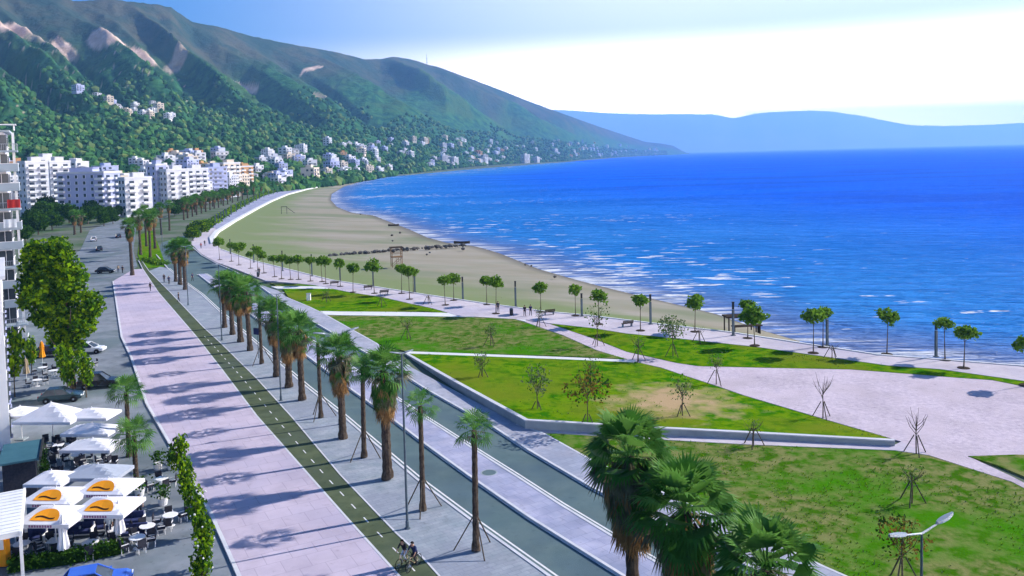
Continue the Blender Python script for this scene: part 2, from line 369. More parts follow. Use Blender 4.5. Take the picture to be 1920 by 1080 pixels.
# ------------------------------------------------------------------ sea
def sea_material():
    mt = bpy.data.materials.new('sea_water'); mt.use_nodes = True
    n = mt.node_tree.nodes; l = mt.node_tree.links; b = n['Principled BSDF']
    g = n.new('ShaderNodeNewGeometry')
    def mapped(rot, sc_):
        k = n.new('ShaderNodeMapping'); k.inputs['Rotation'].default_value = (0, 0, rot); k.inputs['Scale'].default_value = sc_
        l.new(g.outputs['Position'], k.inputs[0]); return k.outputs[0]
    def nz(v, s, d, ro=0.55):
        x = n.new('ShaderNodeTexNoise'); x.inputs['Scale'].default_value = s; x.inputs['Detail'].default_value = d; x.inputs['Roughness'].default_value = ro
        l.new(v, x.inputs['Vector']); return x.outputs[0]
    def rp(v, a, bb, c=0.0, d=1.0, sm=True):
        r = n.new('ShaderNodeMapRange'); r.interpolation_type = 'SMOOTHSTEP' if sm else 'LINEAR'
        for k, q in zip((1, 2, 3, 4), (a, bb, c, d)): r.inputs[k].default_value = q
        l.new(v, r.inputs[0]); return r.outputs[0]
    def mth(op, a, bb):
        x = n.new('ShaderNodeMath'); x.operation = op
        for v, k in ((a, 0), (bb, 1)):
            if isinstance(v, (int, float)): x.inputs[k].default_value = v
            else: l.new(v, x.inputs[k])
        return x.outputs[0]
    def mx(f, a, bb):
        x = n.new('ShaderNodeMix'); x.data_type = 'RGBA'; l.new(f, x.inputs[0])
        for v, k in ((a, 6), (bb, 7)):
            if isinstance(v, tuple): x.inputs[k].default_value = (*v, 1)
            else: l.new(v, x.inputs[k])
        return x.outputs[2]
    # distance off the beach: attribute painted per vertex from the shoreline
    at = n.new('ShaderNodeAttribute'); at.attribute_name = 'offshore'
    off = at.outputs['Fac']                              # metres from the waterline
    shallow = rp(off, 2.0, 260.0, 1.0, 0.0)
    verysh = rp(off, 0.0, 26.0, 1.0, 0.0)
    rot = R_(58)
    broad = nz(mapped(rot, (0.006, 0.02, 0.01)), 1.0, 4)
    deep = mx(rp(broad, 0.35, 0.65), (0.0, 0.105, 0.72), (0.0, 0.145, 0.90))
    near = mx(rp(broad, 0.3, 0.7), (0.015, 0.19, 0.58), (0.035, 0.24, 0.64))
    col = mx(shallow, deep, near)
    col = mx(verysh, col, (0.13, 0.20, 0.42))
    glint = nz(mapped(rot, (0.10, 0.62, 0.3)), 1.0, 6, 0.7)
    col = mx(mth('MULTIPLY', rp(glint, .50, .66), rp(off, 700.0, 30.0, .10, .42)), col, (0.09, 0.29, 0.82))  # sky glint on the ripples, painted in as a lighter water colour
    # wave troughs and crests
    w1 = nz(mapped(rot, (0.055, 0.30, 0.2)), 1.0, 5, 0.6)
    w2 = nz(mapped(rot, (0.25, 0.9, 0.5)), 1.0, 4, 0.6)
    # whitecaps: long thin breakers parallel with the beach, fewer farther out
    lines = nz(mapped(rot, (0.13, 0.46, 0.2)), 1.0, 4, 0.55)
    patch = nz(mapped(rot, (0.011, 0.016, 0.02)), 1.0, 3)
    thr = rp(off, 20.0, 240.0, 0.0, 0.16, False)
    f = mth('SUBTRACT', mth('ADD', mth('MULTIPLY', lines, 0.75), mth('MULTIPLY', patch, 0.35)), thr)
    foam = mth('MULTIPLY', rp(f, 0.632, 0.672), rp(w2, 0.30, 0.5))
    foam = mth('MULTIPLY', foam, rp(off, 240.0, 110.0))
    wash = mth('MULTIPLY', rp(nz(mapped(rot, (0.05, 0.5, 0.3)), 1.0, 4), 0.46, 0.56), rp(off, 9.0, 1.0))
    foam = mth('MAXIMUM', foam, mth('MULTIPLY', wash, 0.75))
    col = mx(foam, col, (0.80, 0.82, 0.86))
    df = n.new('ShaderNodeBsdfDiffuse'); gl = n.new('ShaderNodeBsdfGlossy'); gl.inputs['Roughness'].default_value = 0.16; ms = n.new('ShaderNodeMixShader'); ms.inputs[0].default_value = 0.012
    l.new(col, df.inputs['Color']); l.new(df.outputs[0], ms.inputs[1]); l.new(gl.outputs[0], ms.inputs[2]); l.new(ms.outputs[0], n['Material Output'].inputs['Surface']); n.remove(b)
    bp = n.new('ShaderNodeBump'); bp.inputs['Strength'].default_value = 1.0; bp.inputs['Distance'].default_value = 4.5
    hh = mth('ADD', mth('MULTIPLY', w1, 1.0), mth('MULTIPLY', w2, 0.30))
    l.new(hh, bp.inputs['Height']); l.new(bp.outputs[0], df.inputs['Normal']); l.new(bp.outputs[0], gl.inputs['Normal'])
    return mt
ZS = -1.5
SHORE = [(2300, 800), (1990, 712), (1900, 693), (1700, 664), (1600, 652), (1500, 640), (1424, 618), (1340, 588), (1269, 571), (1175, 549), (1099, 530), (1011, 505), (937, 475), (893, 462), (837, 455),
         (800, 445), (767, 430), (728, 415), (700, 404), (660, 399), (632, 388), (620, 375), (622, 364), (645, 350), (688, 338), (712, 333)]
FARSH = [(787, 329.5), (881, 320.5), (1012, 308), (1061, 304.5)]
shore_w = [gp(x, y, ZS) for x, y in SHORE + FARSH] + [Vector((700, 5200, ZS)), Vector((1250, 7300, ZS)), Vector((1900, 8900, ZS))]
def seg_dist(p, a, b):
    d = b - a; t = max(0, min(1, (p - a).dot(d) / d.length_squared)); return (p - a - d * t).length
def build_sea():
    # polar grid round the camera so near water is finely divided
    mb = MB(); rs = [18.0]
    while rs[-1] < 60000: rs.append(rs[-1] * 1.045 + 0.8)
    na = 120; a0, a1 = R_(-6), R_(125)
    offs = []
    sh2 = [Vector((p.x, p.y)) for p in shore_w]
    for r in rs:
        for k in range(na + 1):
            a = a0 + (a1 - a0) * k / na
            x, y = r * math.cos(a), r * math.sin(a)
            mb.v.append((x, y, ZS)); p = Vector((x, y))
            offs.append(min(seg_dist(p, sh2[i], sh2[i + 1]) for i in range(len(sh2) - 1)) if r < 3000 else 2000.0)
    for i in range(len(rs) - 1):
        for k in range(na):
            q = i * (na + 1) + k
            mb.f.append((q, q + na + 1, q + na + 2, q + 1)); mb.mi.append(0)
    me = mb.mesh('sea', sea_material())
    at = me.attributes.new('offshore', 'FLOAT', 'POINT'); at.data.foreach_set('value', offs)
    # winding: make sure it faces up
    if me.polygons[0].normal.z < 0: me.flip_normals()
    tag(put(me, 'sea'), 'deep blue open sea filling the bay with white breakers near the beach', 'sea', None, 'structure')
build_sea()

# ------------------------------------------------------------------ beach and land
WALL = [(2300, 785), (1920, 685), (1647, 664), (1495, 641), (1371, 622), (1231, 606), (1100, 590), (1030, 584), (903, 567), (787, 550), (620, 524), (475, 488), (415, 467), (400, 455), (397, 444),
        (407, 432), (440, 412), (480, 390), (510, 375), (540, 363), (575, 354), (610, 347), (653, 332.5)]
def build_beach():
    wl = [gp(x, y, 0.0) for x, y in WALL[3:]] + [gp(700, 330.5), gp(712, 330)]
    sh = [gp(x, y, ZS) for x, y in SHORE[5:]]
    def res(P, n):
        ls = [0]
        for i in range(len(P) - 1): ls.append(ls[-1] + (P[i + 1] - P[i]).length)
        out = []
        for k in range(n):
            d = ls[-1] * k / (n - 1); i = 0
            while i < len(P) - 2 and ls[i + 1] < d: i += 1
            t = (d - ls[i]) / (ls[i + 1] - ls[i]); out.append(P[i].lerp(P[i + 1], t))
        return out
    poly = [Vector((p.x, p.y)) for p in res(wl, 160)] + [Vector((p.x, p.y)) for p in reversed(res(sh, 160))]
    # push the sea edge a little under the water
    nb = len(poly); pts = list(poly)
    xs = [p.x for p in poly]; ys = [p.y for p in poly]
    def inside(p):
        c = False; j = nb - 1
        for i in range(nb):
            a, b = poly[i], poly[j]
            if (a.y > p.y) != (b.y > p.y) and p.x < (b.x - a.x) * (p.y - a.y) / (b.y - a.y) + a.x: c = not c
            j = i
        return c
    rg = random.Random(3)
    for _ in range(9000):
        y = math.exp(rg.uniform(math.log(max(60, min(ys))), math.log(max(ys)))); x = rg.uniform(min(xs), max(xs)); p = Vector((x, y))
        if inside(p): pts.append(p)
        if len(pts) > nb + 1500: break
    W2 = [Vector((p.x, p.y)) for p in wl]; S2 = [Vector((p.x, p.y)) for p in sh]
    ed = [(i, (i + 1) % nb) for i in range(nb)]
    vo, eo, fo, *_ = geometry.delaunay_2d_cdt(pts, ed, [], 1, 1e-4)
    mb = MB(); INL = []
    for p in vo:
        dw = min(seg_dist(p, W2[i], W2[i + 1]) for i in range(len(W2) - 1)); ds = min(seg_dist(p, S2[i], S2[i + 1]) for i in range(len(S2) - 1))
        t = dw / (dw + ds + 1e-6); INL.append(1 - t)
        zz = -0.25 + (ZS + 0.02 + 0.25) * t ** 0.8 + (0.10 * noise.noise(Vector((p.x * .08, p.y * .08, 0))) if 0.05 < t < 0.9 else 0)
        mb.v.append((p.x, p.y, zz))
    for f in fo: mb.f.append(tuple(f)); mb.mi.append(0)
    me = mb.mesh('beach', M['sand'], True); sa = me.attributes.new('inland', 'FLOAT', 'POINT'); sa.data.foreach_set('value', INL)
    if sum(p.normal.z for p in me.polygons) < 0: me.flip_normals()
    tag(put(me, 'beach'), 'broad curved strip of sand between the sea wall and the water', 'beach', None, 'structure')
build_beach()
# the ground: one sheet under everything, reaching far inland and behind the camera
gpts = [gp(x, y, -0.06) for x, y in WALL] + [gp(x, y, -0.06) for x, y in [(700, 330.5), (760, 327.5), (830, 321), (870, 317.5), (1012, 306.5), (1061, 303.3)]]
gpts += [Vector((650, 5200, -.06)), Vector((1200, 7300, -.06)), Vector((1850, 8900, -.06)), Vector((1500, 12000, -.06)), Vector((-14000, 12000, -.06)), Vector((-14000, -400, -.06)), Vector((300, -400, -.06)), Vector((120, 20, -.06))]
def poly_sheet(name, P, mt):
    area = sum(P[i].x * P[(i + 1) % len(P)].y - P[(i + 1) % len(P)].x * P[i].y for i in range(len(P)))
    tr = geometry.tessellate_polygon([[Vector((p.x, p.y, 0)) for p in P]]); mb = MB(); fs = []
    for a, b, c in tr:
        fs.append((a, b, c) if (P[b] - P[a]).cross(P[c] - P[a]).z > 0 else (a, c, b))
    mb.add([tuple(p) for p in P], fs); n = len(P)
    vs = [tuple(p) for p in P] + [(p.x, p.y, -3.0) for p in P]
    mb.add(vs, [(i, (i + 1) % n, (i + 1) % n + n, i + n) for i in range(n)])
    return mb.build(name, mt)
tag(poly_sheet('ground', gpts, M['town_ground']), 'level ground under the town and the waterfront', 'ground', None, 'structure')

# ------------------------------------------------------------------ roads, pavements, lawns (outlines measured in the photo)
PROM_L = [(170, 430), (212, 527), (228, 631), (246, 669), (275, 755), (330, 850), (395, 960), (440, 1060), (500, 1200)]
BIKE_L = [(259, 488), (267, 504), (296, 548), (367, 631), (415, 693), (480, 780), (640, 962), (730, 1062), (850, 1200)]
BIKE_R = [(266, 488), (280, 508), (320, 548), (382, 613), (417, 645), (485, 712), (549, 782), (640, 890), (745, 999), (795, 1045), (935, 1200)]
KERB_L = [(352, 420), (322, 436), (303, 455), (293, 477), (315, 503), (345, 528), (378, 552), (410, 582), (480, 643), (575, 725), (632, 770), (675, 807), (781, 897), (893, 981), (1030, 1079), (1200, 1200)]
MED_L = [(372, 514), (407, 541), (475, 592), (585, 673), (660, 730), (737, 785), (800, 833), (892, 899), (994, 969), (1172, 1080), (1370, 1200)]
MED_R = [(385, 513), (440, 545), (520, 596), (640, 676), (720, 731), (800, 785), (883, 838), (967, 891), (1050, 945), (1172, 1019), (1480, 1200)]
KERB_R = [(372, 415), (350, 440), (352, 455), (378, 478), (407, 494), (440, 508), (482, 532), (507, 550), (580, 598), (630, 627), (708, 673), (762, 705), (802, 730), (877, 772), (923, 798), (994, 844), (1108, 911), (1270, 994), (1440, 1077), (1690, 1200)]
SIDE_R = [(522, 545), (537, 557), (580, 575), (605, 587), (655, 615), (705, 643), (768, 687), (853, 732), (928, 772), (968, 795), (1017, 811), (1111, 863), (1330, 963), (1545, 1062), (1860, 1200)]
ZP = 0.14
sheet('road', KERB_L[2:] + list(reversed(KERB_R[1:])), 0.0, M['asphalt'], label='two-carriageway seafront road split by a paved median', cat='road')
street = [(170, 430), (195, 416), (238, 408), (262, 420), (250, 470), (259, 488), (267, 504)]
sheet('street', [(150, 470), (168, 432), (200, 418), (240, 409), (256, 420), (250, 470), (258, 500), (212, 527), (228, 631), (246, 669), (275, 755), (330, 850), (395, 960), (440, 1060), (500, 1200), (-400, 1200), (-400, 900), (-40, 700), (-40, 560)], 0.0, M['street_asphalt'], label='grey side street and forecourts along the cafes', cat='street')
sheet('promenade', [(250, 505)] + PROM_L[1:] + list(reversed(BIKE_L[1:])), ZP, M['lilac_paving'], z0=-0.1, label='wide lilac paved promenade striped with palm shadows', cat='promenade')
sheet('cycle_path', BIKE_L + list(reversed(BIKE_R)), ZP - 0.02, M['cycle_asphalt'], z0=-0.1, label='olive asphalt cycle path with white dashes', cat='cycle path')
sheet('palm_pavement', BIKE_R[1:] + list(reversed(KERB_L[4:])) + [(300, 500)], ZP, M['grey_paving'], z0=-0.1, label='grey pavement carrying the row of palms', cat='pavement')
sheet('median', MED_L + list(reversed(MED_R)), 0.16, M['median_paving'], z0=-0.1, label='pale lilac raised median between the two carriageways', cat='median')
sheet('side_pavement', KERB_R[6:] + list(reversed(SIDE_R)), ZP, M['side_paving'], z0=-0.1, label='grey paved footway beside the lawns', cat='pavement')
for nm, ln in (('kerb', KERB_L[3:]), ('kerb', MED_L), ('kerb', MED_R), ('kerb', KERB_R[2:])):
    ribbon('kerb', ln, 0.22, 0.185, M['kerb_stone'], z0=-0.05, label='pale stone kerb edging the road', cat='kerb')
ribbon('path_edging', BIKE_L, 0.16, ZP + 0.012, M['kerb_stone'], z0=0.0, side=0.5, label='pale edging between promenade and cycle path', cat='kerb')
ribbon('promenade_edging', PROM_L[1:], 0.25, ZP + 0.012, M['kerb_stone'], z0=-0.05, label='pale edging along the inland side of the promenade', cat='kerb')
ribbon('path_edging', BIKE_R, 0.12, ZP + 0.012, M['kerb_stone'], z0=0.0, side=-0.5, label='pale edging between cycle path and palm pavement', cat='kerb')
ribbon('footway_edging', SIDE_R[1:7], 0.2, ZP + 0.012, M['kerb_stone'], z0=0.0, label='pale edging between footway and lawn', cat='kerb')
ribbon('footway_edging', SIDE_R[9:], 0.2, ZP + 0.012, M['kerb_stone'], z0=0.0, label='pale edging between footway and rough lawn', cat='kerb')
def off_line(px, d, z):
    P = [gp(x, y, z) for x, y in px]; out = []
    for i, p in enumerate(P):
        t = P[min(i + 1, len(P) - 1)] - P[max(i - 1, 0)]; t.z = 0; t.normalize(); out.append(p + Vector((-t.y, t.x, 0)) * d)
    return out
for ln, d in ((KERB_L[4:], 0.35), (MED_L, -0.32), (MED_R, 0.30), (KERB_R[6:], -0.35)):
    ribbon('edge_line', off_line(ln, d, 0.005), 0.14, 0.005, M['white_line'], raw=True, label='painted white edge line of the carriageway', cat='road marking')
# dashes of the cycle path
def dashes():
    cl_ = []
    for i in range(len(BIKE_L)):
        cl_.append((gp(*BIKE_L[i], ZP - .012) + gp(*BIKE_R[i], ZP - .012)) / 2 if i < len(BIKE_R) else None)
    Lp = [gp(*p, ZP - .012) for p in BIKE_L]; Rp = [gp(*p, ZP - .012) for p in BIKE_R]
    def at(P, y):
        for i in range(len(P) - 1):
            if (P[i].y - y) * (P[i + 1].y - y) <= 0: return P[i].x + (P[i + 1].x - P[i].x) * (y - P[i].y) / (P[i + 1].y - P[i].y + 1e-9)
        return None
    mb = MB(); y = 44.0
    while y < 118:
        a, b, c, d = at(Lp, y), at(Rp, y), at(Lp, y + 0.8), at(Rp, y + 0.8)
        if None not in (a, b, c, d):
            x0, x1 = (a + b) / 2, (c + d) / 2; wd = 0.05
            mb.face([(x0 - wd, y, ZP - .015), (x0 + wd, y, ZP - .015), (x1 + wd, y + 0.8, ZP - .015), (x1 - wd, y + 0.8, ZP - .015)])
        y += 2.3
    tag(mb.build('cycle_path_markings', M['white_line']), 'white dashed centre line on the cycle path', 'road marking', None, 'structure')
dashes()
# sea promenade, the path across the lawns, the plaza
PR_UP = WALL[1:15]
PR_LO = [(1920, 714), (1764, 692), (1665, 685), (1594, 675), (1417, 650), (1269, 634), (1175, 625), (1112, 615), (1030, 606), (985, 599), (860, 592), (812, 578), (765, 568), (713, 556), (663, 549), (587, 534), (530, 529), (500, 527), (482, 520), (433, 501), (407, 492), (378, 476), (356, 455)]
PL = [gp(x, y, ZP) for x, y in PR_UP]
sheet('sea_promenade', [(2300, 790)] + PR_UP + [(407, 432), (403, 426), (385, 432), (366, 445)] + list(reversed([(2300, 800)] + PR_LO)), ZP, M['pale_paving'], z0=-0.1, label='pale lilac seafront promenade lined with young pines', cat='promenade')
sheet('sea_promenade', [(407, 432), (440, 412), (480, 390), (510, 375), (540, 363), (575, 354), (610, 347), (653, 332.5), (655, 329.5), (605, 341), (565, 348), (525, 357), (490, 368.5), (462, 383), (425, 405), (400, 424)], ZP, M['median_paving'], z0=-0.1, label='lilac far stretch of the seafront promenade curving along the bay', cat='promenade')
ribbon('sea_wall', [(400, 455), (397, 444), (407, 432), (440, 412), (480, 390), (510, 375), (540, 363), (575, 354), (610, 347), (653, 332.5)], 1.6, 0.5, M['sea_wall_white'], z0=-1.2, label='white sea wall curving along the far beach', cat='wall', kind='structure')
ribbon('promenade_kerb', [(2300, 788)] + WALL[1:13], 0.35, 0.24, M['sea_wall_white'], z0=-1.2, label='pale kerb wall between promenade and beach', cat='kerb')
DIAG_U = [(985, 599), (1017, 602), (1112, 634), (1175, 659), (1269, 680), (1310, 686)]
DIAG_L = [(965, 597), (986, 604), (1055, 628), (1118, 656), (1190, 678), (1240, 689), (1269, 699), (1346, 724), (1395, 741), (1544, 785), (1651, 816), (1690, 828)]
STRIP_LO = [(1310, 686), (1438, 689), (1594, 692), (1700, 700), (1800, 708), (1860, 712), (2300, 798)]
sheet('plaza', DIAG_U + STRIP_LO[1:] + [(2300, 1000), (1920, 893), (1880, 868), (1920, 858), (1905, 852), (1815, 855), (1897, 893), (1920, 905), (2300, 1090), (2300, 1110), (1897, 903), (1741, 853), (1677, 843)] + list(reversed(DIAG_L)), 0.06, M['gravel'], z0=-0.1, label='wide pale plaza and diagonal path between the lawns', cat='plaza')
sheet('lawn', DIAG_U[:-1] + STRIP_LO + [(2300, 797), (1920, 713.5)] + PR_LO[1:9], 0.10, M['lawn'], z0=-0.1, label='narrow lawn between the seafront promenade and the plaza', cat='lawn')
sheet('lawn', [(605, 587), (580, 575), (540, 556), (530, 541), (640, 539), (663, 549), (713, 556), (765, 568), (812, 578), (860, 588.5), (860, 590.5), (800, 583)], 0.10, M['lawn'], z0=-0.1, label='small far lawn wedge beside the seafront promenade', cat='lawn')
sheet('lawn', [(506, 531), (560, 532), (587, 535), (640, 538), (520, 537)], 0.10, M['lawn_rough'], z0=-0.1, label='farthest sliver of lawn beside the seafront promenade', cat='lawn')
sheet('lawn', [(614, 591), (660, 592), (780, 593), (900, 595), (965, 598), (986, 605), (1055, 629), (1118, 657), (1175, 673), (1049, 667), (763, 659), (705, 642.5), (655, 614)], 0.10, M['lawn_rough'], z0=-0.1, label='middle lawn of mixed grass and dry weeds', cat='lawn')
sheet('path', [(600, 583), (640, 584), (780, 585), (900, 588), (985, 597), (986, 603), (965, 598), (900, 594), (780, 592.5), (660, 591), (612, 590)], 0.12, M['sea_wall_white'], z0=-0.1, label='narrow white path between the far and middle lawns', cat='path')
sheet('path', [(508, 537), (560, 536.5), (640, 537), (660, 541), (640, 541.5), (520, 541)], 0.12, M['sea_wall_white'], z0=-0.1, label='short white path beside the farthest lawn', cat='path')
# raised triangular lawn held by a concrete retaining wall
WT = [(763, 663), (853, 714), (930, 756), (987, 787), (1040, 790), (1223, 801), (1400, 810), (1677, 825)]
def tri_lawn():
    zt = [0.14, 0.8, 0.95, 0.95, 0.9, 0.75, 0.62, 0.55]
    front = [gp(x, y, zz) for (x, y), zz in zip(WT, zt)]
    back = [gp(x, y, 0.12) for x, y in [(763, 661.5), (1049, 672), (1190, 678), (1240, 690), (1346, 725), (1395, 742), (1544, 786), (1655, 818)]]
    mb = MB(); n = 40; m_ = 14
    def res(P, k):
        t = k * (len(P) - 1); i = min(int(t), len(P) - 2); return P[i].lerp(P[i + 1], t - i)
    for i in range(n + 1):
        a = res(front, i / n); b = res(back, i / n)
        for j in range(m_ + 1):
            p = a.lerp(b, j / m_); p.z -= 0.05 * (j == 0); mb.v.append(tuple(p))
    for i in range(n):
        for j in range(m_):
            q = i * (m_ + 1) + j; mb.f.append((q, q + m_ + 1, q + m_ + 2, q + 1)); mb.mi.append(0)
    me = mb.mesh('lawn', M['lawn'], True)
    if me.polygons[200].normal.z < 0: me.flip_normals()
    tag(put(me, 'lawn'), 'bright green raised triangular lawn behind a concrete retaining wall', 'lawn', None, 'structure')
    # wall as its own thing: body and pale coping
    t = thing('retaining_wall', 'low concrete retaining wall with pale coping round the triangular lawn', 'wall')
    for nm, wd, lift, down, mt in (('wall_body', 0.30, -0.06, None, 'concrete_wall'), ('coping', 0.42, 0.03, 0.09, 'kerb_stone')):
        b = MB(); nrm = []
        for i, p in enumerate(front):
            d = front[min(i + 1, len(front) - 1)] - front[max(i - 1, 0)]; d.z = 0; d.normalize(); nrm.append(Vector((-d.y, d.x, 0)))
        for i in range(len(front) - 1):
            q = []
            for k in (i, i + 1):
                for s in (-0.5, 0.5):
                    p = front[k] + nrm[k] * wd * s; top = p.z + lift; bot = -0.1 if down is None else top - down
                    q.append((p.x, p.y, top)); q.append((p.x, p.y, bot))
            b.add(q, [(0, 4, 6, 2), (0, 1, 5, 4), (2, 6, 7, 3), (0, 2, 3, 1), (4, 5, 7, 6)] + ([(1, 3, 7, 5)] if down else []))
        me = b.mesh(nm, M[mt]); bm = bmesh.new(); bm.from_mesh(me); bmesh.ops.recalc_face_normals(bm, faces=bm.faces); bm.to_mesh(me); bm.free()
        put(me, nm, t)
    return front, back
TRI_FRONT, TRI_BACK = tri_lawn()
ribbon('path', [(763, 660.5), (860, 664), (1049, 671), (1190, 677)], 1.1, 0.16, M['sea_wall_white'], z0=-0.1, label='narrow white path along the top of the triangular lawn', cat='path')
sheet('path', [(985, 797), (1017, 811), (1040, 812), (1223, 823), (1400, 833), (1677, 844), (1741, 853), (1690, 828), (1677, 834), (1400, 819), (1223, 811), (1050, 799)], 0.09, M['pale_paving'], z0=-0.1, label='pale path below the retaining wall', cat='path')
LAWN3 = [(1020, 813), (1040, 813), (1223, 824), (1400, 834), (1677, 845), (1741, 854), (1897, 904), (2300, 1111), (2300, 1200), (1860, 1200), (1545, 1062), (1330, 963), (1111, 863)]
sheet('lawn', LAWN3, 0.08, M['lawn_rough'], z0=-0.1, label='large rough lawn with bare patches in the right foreground', cat='lawn')
sheet('lawn', [(1815, 855), (1905, 852), (2000, 856), (2300, 960), (2300, 1000), (1960, 908), (1920, 893), (1870, 872)], 0.10, M['lawn_rough'], z0=-0.1, label='sliver of rough lawn at the right edge of the plaza', cat='lawn')
def patch(cx, cy, rx, ry, z, rg, name='soil_patch', mt='bare_soil', label=None):
    n = 26; px = []
    for k in range(n):
        a = 2 * math.pi * k / n; q = 1 + rg.uniform(-.28, .28); px.append((cx + rx * q * math.cos(a), cy + ry * q * math.sin(a)))
    sheet(name, px, z, M[mt], label=label, cat='ground')
prg = random.Random(12)
# weeds and grass tufts: nobody could count them
def tufts():
    rg = random.Random(21); mb = MB()
    regs = [(LAWN3, 0.08, 2400), ([(614, 591), (965, 598), (1118, 657), (1175, 672), (763, 659), (655, 614)], 0.10, 1300), ([(1030, 607), (1269, 635), (1594, 676), (1764, 693), (1700, 699), (1438, 688), (1269, 679), (1112, 633)], 0.10, 450), ([(605, 586), (540, 557), (640, 541), (713, 557), (812, 579), (850, 588)], 0.10, 300)]
    def inside(p, poly):
        c = False; j = len(poly) - 1
        for i in range(len(poly)):
            a, b = poly[i], poly[j]
            if (a.y > p.y) != (b.y > p.y) and p.x < (b.x - a.x) * (p.y - a.y) / (b.y - a.y) + a.x: c = not c
            j = i
        return c
    def tuft(p, s):
        for _ in range(4):
            a = rg.uniform(0, 6.28); l = s * rg.uniform(.6, 1.2); wv = Vector((-math.sin(a), math.cos(a), 0)) * s * .28; d = Vector((math.cos(a) * .7, math.sin(a) * .7, .8)) * l
            mb.face([p - wv, p + wv, p + d + wv * .4, p + d - wv * .4], 0 if rg.random() < .5 else (1 if rg.random() < .55 else 2))
    for poly, zz, n in regs:
        P = [gp(x, y, zz) for x, y in poly]; xs = [p.x for p in P]; ys = [p.y for p in P]; k = 0; tries = 0
        while k < n and tries < n * 12:
            tries += 1; p = Vector((rg.uniform(min(xs), max(xs)), rg.uniform(min(ys), max(ys)), zz))
            if inside(p, P) and noise.noise(Vector((p.x * .13, p.y * .13, 4))) + rg.uniform(-.35, .35) > -.05: tuft(p, rg.uniform(.06, .15)); k += 1
    for _ in range(1000):
        t = rg.random(); s = rg.random() ** .8; n_ = len(TRI_FRONT) - 1
        i = min(int(t * n_), n_ - 1); a = TRI_FRONT[i].lerp(TRI_FRONT[i + 1], t * n_ - i); b = TRI_BACK[i].lerp(TRI_BACK[i + 1], t * n_ - i)
        p = a.lerp(b, .04 + .92 * s)
        if noise.noise(Vector((p.x * .13, p.y * .13, 4))) + rg.uniform(-.3, .3) > 0: tuft(p, rg.uniform(.06, .15))
    tag(mb.build('grass_tufts', [M['leaf_bright'], M['leaf_pine'], M['leaf_grey']]), 'tufts of grass and weeds over the seafront lawns', 'grass', None, 'stuff')
tufts()
#MARK1
# ------------------------------------------------------------------ hills
# every column of the hillside: photo column -> (foot distance, ridge distance, ridge row)
COLS = [(-900, 520, 2500, -300), (-300, 560, 2600, -110), (0, 600, 2650, -28), (110, 610, 2700, -8), (155, 615, 2720, 3), (230, 625, 2750, -2), (300, 635, 2850, 8), (335, 640, 2900, 15), (372, 650, 3000, 42), (420, 660, 3100, 50), (480, 690, 3300, 68),
        (560, 760, 3500, 84), (640, 900, 3700, 98), (690, 1080, 3900, 111), (720, 1230, 4100, 111), (745, 1330, 4200, 106), (780, 1480, 4300, 112), (840, 1830, 4500, 130), (900, 2300, 4900, 152),
        (960, 2750, 5300, 176), (1010, 3000, 5600, 196), (1060, 3350, 6000, 214), (1120, 5000, 7000, 236), (1180, 6800, 8000, 256), (1210, 7200, 8350, 266), (1240, 7700, 8700, 269), (1262, 8200, 8950, 273), (1280, 8600, 9100, 283), (1293, 8900, 9200, 288.5)]
def smooth_cols(px):
    for i in range(len(COLS) - 1):
        a, b = COLS[i], COLS[i + 1]
        if a[0] <= px <= b[0]:
            t = (px - a[0]) / (b[0] - a[0]); return [a[k] + (b[k] - a[k]) * t for k in (1, 2, 3)]
    return list(COLS[-1][1:])
def hor_dir(px):
    d = ray(px, 293 - (px - 960) * 0.0253); v = Vector((d.x, d.y)); return v.normalized()
def ridge_h(px, r1, y1):
    d = ray(px, y1); hl = math.hypot(d.x, d.y); return HCAM + d.z / hl * r1
def saw(u):
    u = u - math.floor(u)
    return (u / 0.34) ** 1.2 if u < 0.34 else (1 - (u - 0.34) / 0.66)
def terr(px, t):
    r0, r1, y1 = smooth_cols(px)
    h1 = ridge_h(px, r1, y1)
    if t <= 1:
        r = r0 + (r1 - r0) * t
        far = min(1, max(0, (px - 600) / 450))
        g = (0.24 + .22 * far) * t + (0.76 - .22 * far) * t ** (2.0 - .35 * far)
        h = -1 + (h1 + 1) * g
        env = max(0, math.sin(math.pi * min(1, max(0, (t - .36) / .64)) ** .85))
        wob = 26 * noise.noise(Vector((px * .006, t * 2.1, 3)))
        u = (px + 420 * t + wob) / 150.0
        k = 0.20 * min(h1, 420) * (1 + .9 * min(1, max(0, (px - 500) / 300)))
        fade = min(1, max(0, (1230 - px) / 250))
        h += env * fade * k * (saw(u) * .8 - .4 + .3 * (saw(u * 2.3 + .35) - .5) * (.5 + t))
        h += (env * 9 + 3) * fade * noise.fractal(Vector((px * .013, t * 5.5, 1)), 1.0, 2.0, 5)
        h += min(1, t * 12) * 3.0 * noise.fractal(Vector((px * .05, t * 22, 7)), 1.0, 2.0, 3) * fade
        h = max(h, -1 + 12 * t)
    else:
        r = r1 + (r1 - r0) * 0.9 * (t - 1); h = h1 * (1 - (t - 1) ** .9 * .9) - 6 * (t - 1)
    d = hor_dir(px)
    return Vector((d.x * r, d.y * r, h))
